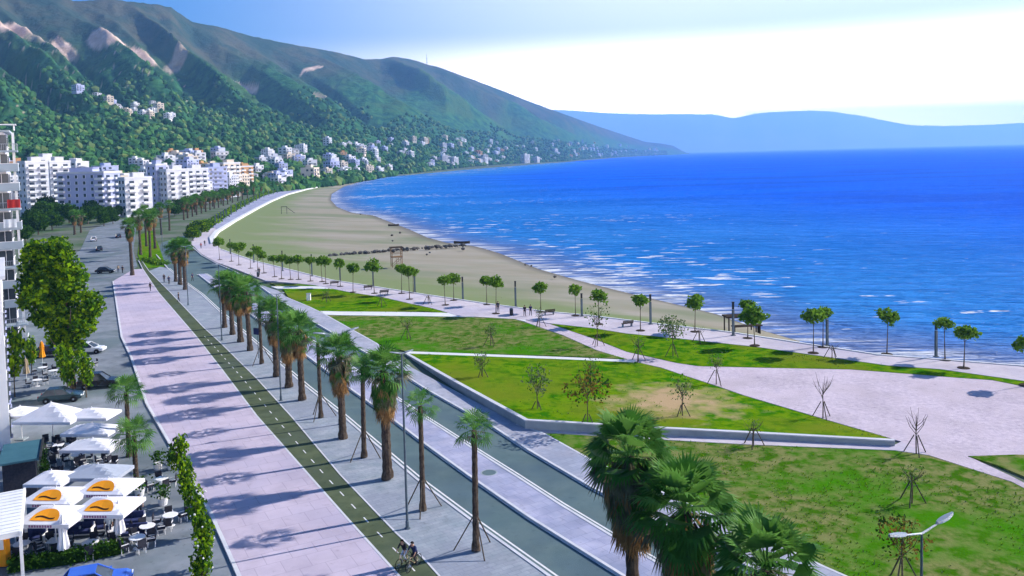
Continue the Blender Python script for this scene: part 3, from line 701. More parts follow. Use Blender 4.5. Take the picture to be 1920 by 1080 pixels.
# bare pink scars: (photo column, t, half width in columns, half height in t, slope)
SCARS = [(40, .775, 56, .036, .0002), (132, .765, 26, .020, .0011), (205, .745, 30, .036, .0008), (268, .735, 46, .026, .0012), (450, .72, 45, .016, .0014), (105, .70, 60, .014, .0010), (560, .80, 14, .010, .001), (590, .82, 22, .008, .0), (345, .70, 30, .022, .0), (465, .50, 36, .010, .0019), (590, .60, 40, .012, .001)]
TAN = {8: .55, 9: .45, 10: .5, 5: .5}
def build_hills():
    ts = [0, .015, .03] + [.03 + .97 * (i / 150) for i in range(1, 151)] + [1.04, 1.1, 1.2, 1.4, 1.7, 2.0]
    pxs = []; x = -900.0
    while x < 1293: pxs.append(x); x += 16 if x < -40 else (3.6 if x < 1000 else 4.5)
    pxs.append(1293.0)
    mb = MB(); scar = []; alt = []
    for px in pxs:
        for t in ts:
            p = terr(px, t); mb.v.append(tuple(p)); s = 0.0
            for q, (cx, ct, wx, ht, sl_) in enumerate(SCARS):
                dx = (px - cx) / wx; dy = (t - (ct - (px - cx) * sl_)) / ht
                rr = dx * dx + dy * dy + .5 * noise.noise(Vector((px * .11, t * 60, q)))
                s = max(s, min(1, max(0, (1.15 - rr) * 2.2)) * TAN.get(q, 1.0))
            if .34 < t < .70 and px < 360:           # limestone outcrops
                o = noise.noise(Vector((px * .20, t * 70, 5)));
                if o > .45: s = max(s, min(.7, (o - .45) * 4))
            scar.append(s); alt.append(t + .10 * noise.noise(Vector((px * .02, t * 9, 2))))
    nT = len(ts)
    for i in range(len(pxs) - 1):
        for j in range(nT - 1):
            q = i * nT + j; mb.f.append((q, q + nT, q + nT + 1, q + 1)); mb.mi.append(0)
    mt = bpy.data.materials.new('hillside'); mt.use_nodes = True
    n = mt.node_tree.nodes; l = mt.node_tree.links; b = n['Principled BSDF']; b.inputs['Roughness'].default_value = .95; b.inputs['Specular IOR Level'].default_value = 0.0
    g = n.new('ShaderNodeNewGeometry')
    def nz(s, d):
        xx = n.new('ShaderNodeTexNoise'); xx.inputs['Scale'].default_value = s; xx.inputs['Detail'].default_value = d; xx.inputs['Roughness'].default_value = .65
        l.new(g.outputs['Position'], xx.inputs['Vector']); return xx.outputs[0]
    def rp(v, a, bb):
        r = n.new('ShaderNodeMapRange'); r.interpolation_type = 'SMOOTHSTEP'; r.inputs[1].default_value = a; r.inputs[2].default_value = bb; l.new(v, r.inputs[0]); return r.outputs[0]
    def mx(f, a, bb):
        xx = n.new('ShaderNodeMix'); xx.data_type = 'RGBA'; l.new(f, xx.inputs[0])
        for v, k in ((a, 6), (bb, 7)):
            if isinstance(v, tuple): xx.inputs[k].default_value = (*v, 1)
            else: l.new(v, xx.inputs[k])
        return xx.outputs[2]
    a1 = n.new('ShaderNodeAttribute'); a1.attribute_name = 'scar'; a2 = n.new('ShaderNodeAttribute'); a2.attribute_name = 'alt'
    forest = mx(rp(nz(.03, 8), .36, .64), (.014, .07, .035), (.055, .16, .05))
    forest = mx(rp(nz(.0045, 5), .5, .64), forest, (.06, .125, .035))
    top = mx(rp(nz(.006, 8), .38, .62), (.032, .06, .05), (.085, .085, .062))
    col = mx(rp(a2.outputs['Fac'], .62, .86), forest, top)
    col = mx(a1.outputs['Fac'], col, mx(rp(nz(.02, 5), .4, .6), (.74, .56, .49), (.58, .42, .34)))
    l.new(col, b.inputs['Base Color'])
    bp = n.new('ShaderNodeBump'); bp.inputs['Strength'].default_value = .9; bp.inputs['Distance'].default_value = 14.0
    l.new(nz(.03, 9), bp.inputs['Height']); l.new(bp.outputs[0], b.inputs['Normal'])
    me = mb.mesh('hills', mt, True)
    for nm, dat in (('scar', scar), ('alt', alt)):
        at = me.attributes.new(nm, 'FLOAT', 'POINT'); at.data.foreach_set('value', dat)
    if sum(p.normal.z for p in me.polygons) < 0: me.flip_normals()
    tag(put(me, 'hills'), 'long green mountain ridge with pink quarry scars running down to the headland', 'hills', None, 'structure')
build_hills()
def far_range():
    mt = pm('far_rock', (.50, .48, .46), (.58, .55, .52), .002, .95)
    prof = [(700, 205), (1020, 205), (1090, 208), (1140, 212), (1200, 214), (1260, 214), (1340, 214), (1376, 222), (1420, 212), (1470, 209), (1520, 207), (1560, 209), (1610, 216), (1660, 226), (1710, 235), (1780, 236), (1850, 234), (1920, 230), (2100, 226), (2400, 236)]
    mb = MB(); rows = 14; n = 150
    for i in range(n + 1):
        px = 700 + 1700 * i / n
        for k in range(len(prof) - 1):
            if prof[k][0] <= px <= prof[k + 1][0]:
                t = (px - prof[k][0]) / (prof[k + 1][0] - prof[k][0]); y = prof[k][1] + (prof[k + 1][1] - prof[k][1]) * t; break
        r0, r1 = 24000, 27500; d = hor_dir(px); h1 = ridge_h(px, r1, y)
        for j in range(rows + 1):
            t = j / rows; r = r0 + (r1 - r0) * t
            h = (h1 + 3) * (0.55 * t + .45 * t * t) - 3 + math.sin(math.pi * t) * 90 * noise.fractal(Vector((px * .02, t * 3, 9)), 1, 2, 4)
            mb.v.append((d.x * r, d.y * r, h if j else -3))
        mb.v.append((d.x * (r1 + 1500), d.y * (r1 + 1500), -3))
    w_ = rows + 2
    for i in range(n):
        for j in range(rows + 1):
            q = i * w_ + j; mb.f.append((q, q + w_, q + w_ + 1, q + 1)); mb.mi.append(0)
    me = mb.mesh('far_hills', mt, True)
    if sum(p.normal.z for p in me.polygons) < 0: me.flip_normals()
    tag(put(me, 'far_hills'), 'faint blue mountain range on the far side of the bay', 'hills', None, 'structure')
far_range()
# air: one box round everything near and far, sky outside it
def haze():
    mb = MB(); x0, x1, y0, y1, z0, z1 = -16000, 26000, -700, 31000, -4.5, 1430
    mb.box(((x0 + x1) / 2, (y0 + y1) / 2, (z0 + z1) / 2), (x1 - x0, y1 - y0, z1 - z0))
    mt = bpy.data.materials.new('haze_air'); mt.use_nodes = True; n = mt.node_tree.nodes
    n.remove(n['Principled BSDF']); v = n.new('ShaderNodeVolumePrincipled')
    v.inputs['Color'].default_value = (.25, .54, 1.0, 1); v.inputs['Density'].default_value = HAZE_D; v.inputs['Anisotropy'].default_value = 0.25
    mt.node_tree.links.new(v.outputs[0], n['Material Output'].inputs['Volume'])
    tag(mb.build('haze', mt), 'blue sea haze in the air over the bay', 'haze', None, 'stuff')
HAZE_D = 1.05e-4
haze()
# woodland covering the lower slopes: one mass nobody could count
HOUSE_XY = []
def forest():
    rg = random.Random(5); mb = MB()
    cnt = 0
    while cnt < 11000:
        px = rg.uniform(-60, 1250)
        t = rg.random() ** 1.5 * (.56 if px < 700 else .42)
        dens = noise.noise(Vector((px * .018, t * 16, 8))) * .6 + .62 - t * .45
        if rg.random() > dens: continue
        p = terr(px, t)
        if any((p.x - hx) ** 2 + (p.y - hy) ** 2 < hr for hx, hy, hr in HOUSE_XY): continue
        r = rg.uniform(2.6, 5.2) * (1 + .00012 * p.length)
        mb.blob((p.x, p.y, p.z + r * .55), r, rg, 0 if rg.random() < .5 else (1 if rg.random() < .7 else 2), .95, .32); cnt += 1
    tag(mb.build('forest', [pm('forest_dark', (.016, .06, .025), (.03, .09, .03), .02, .9), pm('forest_mid', (.04, .13, .035), (.075, .175, .04), .02, .9), pm('forest_olive', (.11, .185, .045), (.16, .22, .07), .02, .9)]), 'woodland of olive and oak covering the lower slopes', 'forest', None, 'stuff')

# ------------------------------------------------------------------ town
YAW = R_(-30)
def wall_windows(mb, w_, d, h, fl, rg, bal=True):
    """small dark openings and balcony slabs of a far building, standing proud of its walls"""
    for f in range(fl):
        z = h * (f + .5) / fl
        for sx in (1, -1):
            k = max(2, int(d / 4))
            for q in range(k):
                y = -d / 2 + d * (q + .5) / k
                if rg.random() < .85: mb.box((sx * (w_ / 2 + .02), y, z), (.10, d / k * .5, h / fl * .5), 0, 1)
        k = max(2, int(w_ / 4))
        for q in range(k):
            x = -w_ / 2 + w_ * (q + .5) / k
            if rg.random() < .85: mb.box((x, -d / 2 - .02, z), (w_ / k * .5, .10, h / fl * .5), 0, 1)
        if bal and f > 0:
            mb.box((w_ / 2 + .6, rg.uniform(-.1, .1) * d, z - h / fl * .36), (1.2, d * .62, .9), 0, 0)
def house_mesh(kind, seed):
    rg = random.Random(seed); mb = MB()
    if kind == 'house':
        w_, d, fl = rg.uniform(9, 13), rg.uniform(9, 14), rg.choice([2, 2, 3]); h = fl * 3.1
        mb.box((0, 0, h / 2 - 2), (w_, d, h + 4), 0, 0)
        wall_windows(mb, w_, d, h, fl, rg, True)
        if rg.random() < .3:
            e = .5; r = 2.2; X, Y = w_ / 2 + e, d / 2 + e
            mb.add([(-X, -Y, h + .02), (X, -Y, h + .02), (X, Y, h + .02), (-X, Y, h + .02), (0, -Y + X * .8, h + r), (0, Y - X * .8, h + r)], [(0, 1, 4), (1, 2, 5, 4), (2, 3, 5), (3, 0, 4, 5), (3, 2, 1, 0)], 2)
        else:
            mb.box((0, 0, h + .3), (w_ + .3, d + .3, .6), 0, 0); mb.box((-1, 1, h + 1.6), (w_ * .4, d * .4, 2.2), 0, 0)
    else:
        w_, d, fl = rg.uniform(13, 19), rg.uniform(15, 26), rg.choice([5, 6, 7, 8]); h = fl * 3.1
        mb.box((0, 0, h / 2 - 2), (w_, d, h + 4), 0, 0); wall_windows(mb, w_, d, h, fl, rg)
        mb.box((0, 0, h + .35), (w_ + .3, d + .3, .7), 0, 0); mb.box((rg.uniform(-2, 2), rg.uniform(-3, 3), h + 2), (w_ * .45, d * .35, 2.8), 0, 0)
    return mb
def mesh_set(kind, n, s0):
    out = []
    pal = ['white_render', 'white_render', 'white_render', 'cream_render', 'lavender_render', 'ochre_render']
    for i in range(n):
        mb = house_mesh(kind, s0 + i)
        out.append(mb.mesh(kind, [M[pal[i % len(pal)] if kind == 'house' else pal[i % 5]], M['window_glass'], M['roof_tile'] if i % 3 else M['roof_grey']]))
    return out
HOUSES = mesh_set('house', 8, 100); BLOCKS = mesh_set('apartment', 7, 300)
def scatter_houses():
    rg = random.Random(17)
    # clusters seen on the slope: (column range, t range, count, group, label)
    cl_ = [((610, 800), (.03, .26), 46, 'houses on the slope above the far promenade', 'small pale house among trees on the slope above the far end of the promenade'),
           ((800, 960), (.02, .30), 48, 'houses on the slope above the far shore', 'small pale house clustered on the slope above the far shore road'),
           ((960, 1120), (.03, .42), 34, 'houses below the headland ridge', 'small white house on the blue slope leading to the headland'),
           ((1110, 1235), (.05, .55), 24, 'houses on the headland', 'tiny white house on the headland at the end of the ridge'),
           ((300, 610), (.02, .20), 56, 'houses above the apartment blocks', 'pale house stepping up the wooded slope above the apartment blocks'),
           ((-20, 300), (.02, .12), 34, 'houses behind the left apartment blocks', 'white house at the foot of the wooded slope behind the left apartment blocks'),
           ((150, 330), (.36, .50), 22, 'houses high on the wooded slope', 'small white house high on the wooded slope below the quarry scars')]
    for (xa, xb), (ta, tb), n, grp, lab in cl_:
        for i in range(n):
            px = rg.uniform(xa, xb); t = rg.uniform(ta, tb) if rg.random() < .75 else ta + (tb - ta) * rg.random() ** 2
            if grp.endswith('wooded slope'): t = .50 - (px - 150) / 180 * .13 + rg.uniform(-.045, .045)
            p = terr(px, t)
            blk = rg.random() > .93 and ta < .3; o = put(rg.choice(BLOCKS if blk else HOUSES), 'house', None, (p.x, p.y, p.z), YAW + rg.uniform(-.5, .5))
            s = rg.uniform(.85, 1.35) * (.5 if blk else (.62 if ta > .3 else (.66 if px > 600 else .75))) * (1.15 + p.length * .00010); HOUSE_XY.append((p.x, p.y, (11 * s) ** 2)); o.location.z += 2.0; o.scale = (s, s, s * rg.uniform(.85, 1.2))
            tag(o, lab, 'house', grp)
    # terrace of pale blocks on the slope above the town
    for i in range(6):
        px = 297 + i * 13; p = terr(px, .135); o = put(HOUSES[i % 3], 'house', None, p, YAW); o.scale = (1.1, 1.1, 1.15)
        tag(o, 'pale house in the close terrace halfway up the slope above the apartment blocks', 'house', 'terrace of pale houses on the slope')
    # taller blocks at the far shore
    for i, (px, y, s, mi) in enumerate([(640, 322, .8, 0), (655, 320, .75, 1), (560, 318, .8, 2), (590, 318, .8, 1), (795, 312, .9, 3), (825, 311, .95, 3), (868, 309, 1.15, 0), (883, 308, 1.1, 1), (897, 308, 1.1, 0), (908, 307.5, .9, 2), (985, 303, 1.2, 1), (1005, 302, 1.2, 0)]):
        p = gp(px, y + 3); o = put(BLOCKS[mi], 'apartment_block', None, p, YAW + rg.uniform(-.2, .2)); o.scale = (s, s, s)
        tag(o, ['white', 'cream', 'pale grey'][i % 3] + ' apartment block by the far shore, %s from the left' % ORD[i], 'building')
scatter_houses()
forest()
def town_back():
    """rows of blocks behind the street front"""
    rg = random.Random(33); k = 0
    for i in range(84):
        px = rg.uniform(-30, 470); D = rg.uniform(570, 720) if i < 40 else rg.uniform(700, 980)
        if px > 400: D += (px - 400) * 1.2
        d = hor_dir(px); p = Vector((d.x * D, d.y * D, 0))
        o = put(rg.choice(BLOCKS), 'apartment_block', None, p, YAW + rg.uniform(-.25, .25)); s = rg.uniform(.6, .9); o.scale = (s * .8, s * .8, s * rg.uniform(.8, 1.1))
        tag(o, 'pale apartment block in the crowded rows between the street front and the slope', 'building', 'apartment blocks behind the street front')
town_back()
def apartment(name, label, loc, rz, w_, d, fl, wall, bal_r=True, bal_f=False, pent=True, colf=None, fh=3.1):
    """street-front block: walls with recessed-looking framed windows, balconies with parapets, roof with parapet"""
    t = thing(name, label, 'building', loc, rz); h = fl * fh
    b = MB(); b.box((0, 0, h / 2 - .5), (w_, d, h + 1)); b.build('wall', M[wall], t)
    b = MB(); b.box((0, 0, h + .12), (w_ + .5, d + .5, .24))
    for sx in (-1, 1): b.box((sx * (w_ / 2 + .1), 0, h + .64), (.2, d + .4, .8))
    for sy in (-1, 1): b.box((0, sy * (d / 2 + .1), h + .64), (w_ - .01, .2, .8))
    rf = b.build('roof', M['white_render'], t)
    if pent:
        b = MB(); b.box((-w_ * .12, d * .1, h + 1.6), (w_ * .5, d * .42, 2.7)); b.box((-w_ * .12, d * .1, h + 3.05), (w_ * .56, d * .48, .2)); b.build('stair_house', M[wall], rf)
    wmesh = MB(); wmesh.box((0, 0, 0), (1.5, .12, 1.5)); wmesh.box((0, -.08, -.8), (1.8, .25, .08), mi=1)
    for sx in (-.8, .8): wmesh.box((sx, -.02, 0), (.1, .2, 1.6), mi=1)
    wm = wmesh.mesh('window', [M['window_glass'], M['white_paint']])
    bd = MB(); bw = 4.4
    bd.box((0, -.75, 0), (bw, 1.5, .18)); bd.box((0, -1.45, .55), (bw, .1, .9))
    for sx in (-1, 1): bd.box((sx * (bw / 2 - .05), -.72, .55), (.1, 1.34, .9))
    bm_ = bd.mesh('balcony', M['white_paint'])
    dm = MB(); dm.box((0, -.03, 1.15), (2.6, .1, 2.1)); dmm = dm.mesh('balcony_door', M['window_glass'])
    for f in range(fl):
        z = f * fh
        nR = max(1, int(d / 5.2))
        for q in range(nR):                       # right face (+x)
            y = -d / 2 + d * (q + .5) / nR
            if bal_r and f > 0:
                put(bm_, 'balcony', t, (w_ / 2, y, z), R_(90)); put(dmm, 'balcony_door', t, (w_ / 2, y, z), R_(90))
            else: put(wm, 'window', t, (w_ / 2, y, z + 1.6), R_(90))
        nF = max(2, int(w_ / 4.4))
        for q in range(nF):                       # face towards the camera (-y)
            x = -w_ / 2 + w_ * (q + .5) / nF
            if bal_f and f > 0 and q in (0, nF - 1): put(bm_, 'balcony', t, (x, -d / 2, z)); put(dmm, 'balcony_door', t, (x, -d / 2, z))
            else: put(wm, 'window', t, (x, -d / 2, z + 1.6))
    return t
def town_front():
    # (column of base centre, distance, width, depth, floors, wall, balconies right, front, label)
    L_ = [(62, 500, 7, 12, 9, 'white_render', True, False, 'tall white apartment block rising just right of the balcony tower'),
          (106, 525, 7, 12, 9, 'white_render', True, False, 'tall white apartment block half hidden behind the wide lavender block'),
          (84, 600, 9, 14, 10, 'white_render', True, False, 'white apartment block showing between the two tall blocks on the left'),
          (165, 470, 27, 12, 7, 'lavender_render', True, True, 'wide lavender apartment block facing the camera, with rows of square windows'),
          (252, 450, 5, 15, 6, 'white_render', True, False, 'sunlit white apartment block with stacked balconies beside the wide lavender block'),
          (293, 520, 8, 7, 8, 'lavender_render', True, False, 'narrow bluish apartment block between two sunlit white blocks'),
          (326, 515, 6, 15, 7, 'white_render', True, False, 'sunlit white block with deep shaded balconies above the street palms'),
          (362, 560, 8, 16, 7, 'white_render', True, True, 'white block with zigzag balconies, second right of the narrow bluish block'),
          (395, 610, 9, 16, 7, 'white_render', True, False, 'white block with zigzag balconies, third right of the narrow bluish block'),
          (427, 660, 9, 16, 8, 'cream_render', True, False, 'cream white block with small dark windows near the dark tree clump'),
          (455, 720, 8, 15, 7, 'ochre_render', True, False, 'pale block with an ochre lower front next to the dark tree clump')]
    for px, D, w_, d, fl, wl, br, bf, lab in L_:
        v = hor_dir(px); apartment('apartment_block', lab, (v.x * D, v.y * D, 0), YAW if wl != 'lavender_render' or w_ < 20 else R_(-12), w_, d, fl, wl, br, bf)
town_front()
#MARK2
# ------------------------------------------------------------------ palms
def palm_trunk(r0, r1, seed, flare=1.35):
    """trunk one metre tall, stretched to its height; ringed with old leaf bases"""
    rg = random.Random(seed); mb = MB(); n = 22; pts = []; rr = []
    for i in range(n + 1):
        t = i / n; pts.append((.012 * math.sin(t * 4 + seed), .012 * math.cos(t * 3 + seed), t))
        k = r0 + (r1 - r0) * t; k *= flare if i == 0 else (1 + (flare - 1) * max(0, 1 - t * 9)); rr.append(k * (1.0 + (.07 if i % 2 else -.05)))
    mb.tube(pts, rr, 10)
    return mb.mesh('trunk', M['palm_bark'])
def fan_frond(mb, az, el, pet, L, nb, rg, mi, droop=.25):
    d = Vector((math.cos(az) * math.cos(el), math.sin(az) * math.cos(el), math.sin(el)))
    s = Vector((-math.sin(az), math.cos(az), 0)); u = s.cross(d).normalized() * -1
    if u.z < 0: u = -u
    roll = rg.uniform(-.35, .35); s2 = s * math.cos(roll) + u * math.sin(roll); u2 = s2.cross(d)
    if u2.z < 0: u2 = -u2
    sag = Vector((0, 0, -1))
    hub = d * pet + sag * droop * pet * .25 * math.cos(el)
    b0 = d * .12
    mb.face([b0 - s2 * .035, b0 + s2 * .035, hub + s2 * .02, hub - s2 * .02], mi)
    for k in range(nb):
        ph = (k / (nb - 1) - .5) * 2.9
        dd = (d * math.cos(ph) + s2 * math.sin(ph)).normalized(); sd = (d * -math.sin(ph) + s2 * math.cos(ph))
        ln = L * (1 - .22 * abs(ph) / 1.45) * rg.uniform(.9, 1.08)
        mid = hub + dd * ln * .55 + u2 * ln * .07
        tip = hub + dd * ln * .92 + sag * ln * (droop + rg.uniform(-.05, .16))
        wv = sd * ln * .05
        mb.face([hub, mid - wv, mid + wv], mi)
        mb.face([mid - wv, tip, mid + wv], mi)
def palm_crown(R, nf, nb, seed, skirt=0.0, nd=0, low=-.5):
    rg = random.Random(seed); mb = MB()
    for i in range(nf):
        q = (i + .5) / nf; el = 1.35 - (1.35 - low) * q ** .9 + rg.uniform(-.12, .12); az = i * 2.39996 + rg.uniform(-.25, .25)
        mi = 1 if (q < .42 and rg.random() < .75) or rg.random() < .15 else (2 if q > .85 and rg.random() < .6 else 0)
        fan_frond(mb, az, el, R * rg.uniform(.42, .56), R * rg.uniform(.48, .6), nb, rg, mi, .02 + .22 * q)
    return mb.mesh('crown', [M['palm_leaf'], M['palm_leaf_light'], M['palm_grey']])
def palm_skirt(R, ln, nd, seed):
    """hanging dry fronds, pressed against the trunk"""
    rg = random.Random(seed); mb = MB()
    for i in range(nd):
        q = rg.random(); az = rg.uniform(0, 6.283); z = -.05 - q * ln * .72
        r0 = .22; r1 = R * (1 - .62 * q) * rg.uniform(.75, 1.05)
        o = Vector((math.cos(az), math.sin(az), 0)); s = Vector((-math.sin(az), math.cos(az), 0))
        a = o * r0 + Vector((0, 0, z + .25)); b = o * r1 * .8 + Vector((0, 0, z - .15)); L = ln * rg.uniform(.28, .42)
        mi = 0 if q > .62 or rg.random() < .18 else (1 if rg.random() < .6 else 2)
        mb.face([a - s * .03, a + s * .03, b + s * .05, b - s * .05], mi)
        for k in range(7):
            ph = (k / 6 - .5) * 1.3
            t = b + (o * .22 + s * math.sin(ph) * .8 + Vector((0, 0, -1))) * L * rg.uniform(.8, 1.1); c = (b + t) / 2 + o * .08
            wv = s * .055; mb.face([b, c - wv, t, c + wv], mi)
    return mb.mesh('dry_skirt', [M['palm_dry'], M['palm_grey'], M['palm_leaf']])
PT = [palm_trunk(.34, .27, 1), palm_trunk(.38, .30, 2), palm_trunk(.21, .17, 3, 1.5), palm_trunk(.19, .16, 4, 1.5)]
PC = [palm_crown(2.6, 42, 14, 1, low=-.3), palm_crown(2.5, 44, 14, 2, low=-.35), palm_crown(2.7, 38, 14, 3, low=-.5), palm_crown(1.65, 26, 12, 4, low=-.7), palm_crown(1.55, 22, 12, 5, low=-.8)]
PS = [palm_skirt(1.15, 3.0, 110, 1), palm_skirt(1.25, 3.2, 120, 2), palm_skirt(1.0, 2.4, 90, 3)]
PCN = [palm_crown(2.4, 48, 20, 11), palm_crown(2.5, 50, 20, 12, low=-.6)]
PSN = [palm_skirt(1.3, 3.4, 190, 11), palm_skirt(1.35, 3.4, 190, 12)]
def stake_mesh(r, h, n=3):
    out = []
    for k in range(n):
        a = 2 * math.pi * k / n + .5; mb = MB(); mb.tube([(r * math.cos(a), r * math.sin(a), -.02), (.17 * math.cos(a), .17 * math.sin(a), h)], .045, 6); out.append(mb.mesh('support_stake', M['stake_wood']))
    return out
PSTK = stake_mesh(1.45, 2.2)
def palm(base, top, label, big=True, v=0, group='palms in the promenade row', near=False, stakes=False, sc_=1.0, skirt=True, cs=1.0, z=ZP):
    p = gp(base[0], base[1], z); H = hgt(base, top, z)
    R = (2.25 if big else 1.6) * cs
    h = max(2.0, H - R * .95)
    t = thing('fan_palm', label, 'palm tree', p, (base[0] * 1.7) % 6.28, group); t.rotation_euler = (rnd.uniform(-.022, .022), rnd.uniform(-.022, .022), (base[0] * 1.7) % 6.28)
    k = put(PT[(v % 2) if big else 2 + v % 2], 'trunk', t); k.scale = (1, 1, h)
    c = put((PCN[v % 2] if near else PC[v % 3]) if big else PC[3 + v % 2], 'crown', t, (0, 0, h)); c.scale = (cs, cs, cs)
    if big and skirt:
        s_ = put(PSN[v % 2] if near else PS[v % 3], 'dry_skirt', t, (0, 0, h)); q = min(1.15, h / 5.6) * cs; s_.scale = (cs * .95, cs * .95, q)
    if stakes:
        for st in PSTK: put(st, 'support_stake', t)
    return t
ROW = [((893, 1033), 764, 'slim young palm propped by three stakes, nearest the road edge ahead of the cyclist', False, 0, True),
       ((793, 957), 722, 'slim young staked palm right of the tall lamp post', False, 1, True),
       ((727, 898), 647, 'stout palm with long shaggy brown skirt just left of the tall lamp post', True, 1, False),
       ((683, 858), 660, 'slim staked palm half hidden behind the stout shaggy palm', False, 0, True),
       ((643, 822), 622, 'stout palm with wide spread fronds and a short brown skirt', True, 0, False),
       ((602, 783), 614, 'slim staked palm with a small ragged crown beside the wide spread palm', False, 1, True),
       ((567, 750), 582, 'stout palm with a tan skirt, fourth stout palm from the cyclist', True, 2, False),
       ((542, 726), 580, 'stout palm pressed behind the tan skirted palm', True, 1, False),
       ((519, 706), 556, 'stout dark palm beside the second lamp post from the cyclist', True, 0, False),
       ((491, 682), 550, 'slim staked palm with a dark box sign near its trunk', False, 0, True),
       ((469, 657), 516, 'nearest stout palm of the dense clump of four', True, 2, False),
       ((451, 641), 511, 'second stout palm of the dense clump of four', True, 1, False),
       ((436, 627), 507, 'third stout palm of the dense clump of four', True, 0, False),
       ((421, 614), 506, 'farthest stout palm of the dense clump of four', True, 2, False)]
for b_, t_, lab, big, v, st in ROW: palm(b_, t_, lab, big, v, stakes=st)
palm((1190, 1238), 766, 'large shaggy palm with rust brown skirt in the foreground, leftmost of the three', True, 0, 'foreground palms', near=True, cs=1.12)
palm((1292, 1320), 858, 'large shaggy palm in the foreground, middle of the three', True, 1, 'foreground palms', near=True, cs=1.15)
palm((1448, 1425), 962, 'large palm cut by the bottom edge, rightmost of the three foreground palms', True, 0, 'foreground palms', near=True, cs=1.12)
for i, (b_, t_, v, lab) in enumerate([((347, 543), 446, 0, 'nearest palm of the tight group where the road bends'), ((338, 534), 444, 1, 'middle palm of the tight group where the road bends'), ((330, 528), 450, 2, 'farthest palm of the tight group where the road bends')]):
    palm(b_, t_, lab, True, v, 'palms at the road bend', skirt=i != 1)
palm((248, 516), 406, 'lone palm with a large tan skirt at the head of the promenade', True, 1, 'palms at the side street', cs=.95)
for i, (b_, t_, v) in enumerate([((282, 484), 392, 0), ((264, 478), 392, 1), ((275, 462), 384, 2), ((291, 466), 388, 1), ((303, 440), 378, 0), ((318, 432), 374, 2), ((140, 440), 392, 1), ((152, 436), 394, 0)]):
    palm(b_, t_, ['thick trunked palm in the grass wedge', 'palm behind the grass wedge'][i > 1] + ', %s from the lone tan palm' % ORD[i] if i < 6 else 'palm beside the side street behind the tall round tree, %s of two from the left' % ORD[i - 6], True, v, 'palms at the side street', z=0.0)
fp = [(345, 412), (352, 409), (361, 406), (369, 403), (378, 400), (386, 397), (394, 394), (402, 391), (410, 389), (419, 386), (427, 383), (436, 380), (446, 377), (455, 374), (464, 371), (366, 398), (383, 392), (399, 387), (415, 382), (432, 377), (448, 372), (476, 368), (490, 365), (505, 361), (520, 358), (537, 354), (556, 350), (576, 346), (598, 342)]
for i, (x, y) in enumerate(fp):
    dd = 25 * F_PX / (y - 293 + (x - 960) * .0253)
    hh = rnd.uniform(8.6, 10.8) * F_PX / dd
    palm((x, y), y - hh, 'fan palm along the far curve of the seafront, %s from the road bend' % ORD[i], True, i, 'palms along the far curve of the seafront', z=0.0)

# ------------------------------------------------------------------ broad trees
def leaf_tree(lobes, n, size, seed, mats, per=1.0):
    """leaves spread through several ellipsoid lobes, denser near the surface, with gaps"""
    rg = random.Random(seed); mb = MB(); tot = sum(l[3] * l[4] * l[5] for l in lobes)
    for cx, cy, cz, rx, ry, rz_ in lobes:
        k = int(n * rx * ry * rz_ / tot); done = 0; tries = 0
        while done < k and tries < k * 6:
            tries += 1
            d = Vector((rg.gauss(0, 1), rg.gauss(0, 1), rg.gauss(0, 1))).normalized() * (rg.random() ** .4) * rg.uniform(.85, 1.1)
            p = Vector((cx + d.x * rx, cy + d.y * ry, cz + d.z * rz_))
            q = noise.noise(p * (1.1 / max(.6, rx)) * 2.2 + Vector((seed, 0, 0)))
            if q < -.22: continue
            mi = 0 if q > .12 else (1 if q > -.08 or rg.random() < .4 else 2)
            if rg.random() < .15: mi = rg.randrange(len(mats))
            mb.leaf(p, size * rg.uniform(.7, 1.3), rg, min(mi, len(mats) - 1)); done += 1
    return mb.mesh('crown', [M[m_] for m_ in mats])
def limb_trunk(h, r, seed, nl=5, spread=.5, start=.55, mat='bark'):
    rg = random.Random(seed); mb = MB(); pts = []; n = 7
    for i in range(n + 1):
        t = i / n; pts.append((math.sin(seed + t * 3) * .05 * h * t * .5, math.cos(seed * 2 + t * 2) * .04 * h * t * .5, h * t))
    mb.tube(pts, [r * (1.25 if i == 0 else 1 - .65 * i / n) for i in range(n + 1)], 8)
    for k in range(nl):
        t = start + (1 - start) * k / max(1, nl) ; i = int(t * n); p = Vector(pts[i]); a = k * 2.4 + seed; ln = h * spread * rg.uniform(.45, .8)
        q = p + Vector((math.cos(a) * ln * .5, math.sin(a) * ln * .5, ln * .45)); e = q + Vector((math.cos(a) * ln * .35, math.sin(a) * ln * .35, ln * .5))
        mb.tube([p, q, e], [r * .45, r * .28, r * .1], 6)
    return mb.mesh('trunk', M[mat])
# the tall green tree in front of the balconies
def tall_tree():
    p = gp(137, 728); s = (gp(138, 728) - p).length
    t = thing('broadleaf_tree', 'tall bright green tree with a dense crown narrowing down over the cafe forecourt', 'tree', p)
    k = 13.3 / 225.0                                  # metres per photo pixel at the tree
    def at(px, py): return ((px - 137) * k * 1.0, (728 - py) * k)
    px_l = [(90, 472, 32, 42), (132, 466, 32, 40), (70, 522, 26, 34), (108, 528, 42, 46), (158, 512, 28, 42), (186, 562, 22, 30), (88, 578, 34, 34), (140, 585, 40, 42), (116, 624, 28, 34), (152, 640, 20, 28), (128, 676, 16, 26), (60, 548, 16, 22), (172, 600, 22, 24)]
    rg = random.Random(4); lobes = []
    for x, y, rx, ry in px_l:
        X, Z = at(x, y); lobes.append((X, rg.uniform(-1.2, 1.2), Z * .97, rx * k, rx * k * 1.05, ry * k))
    put(leaf_tree(lobes, 13500, .42, 3, ['leaf_bright', 'leaf_mid', 'leaf_dark']), 'crown', t)
    put(limb_trunk(11.5, .30, 2, 7, .35, .3), 'trunk', t)
tall_tree()
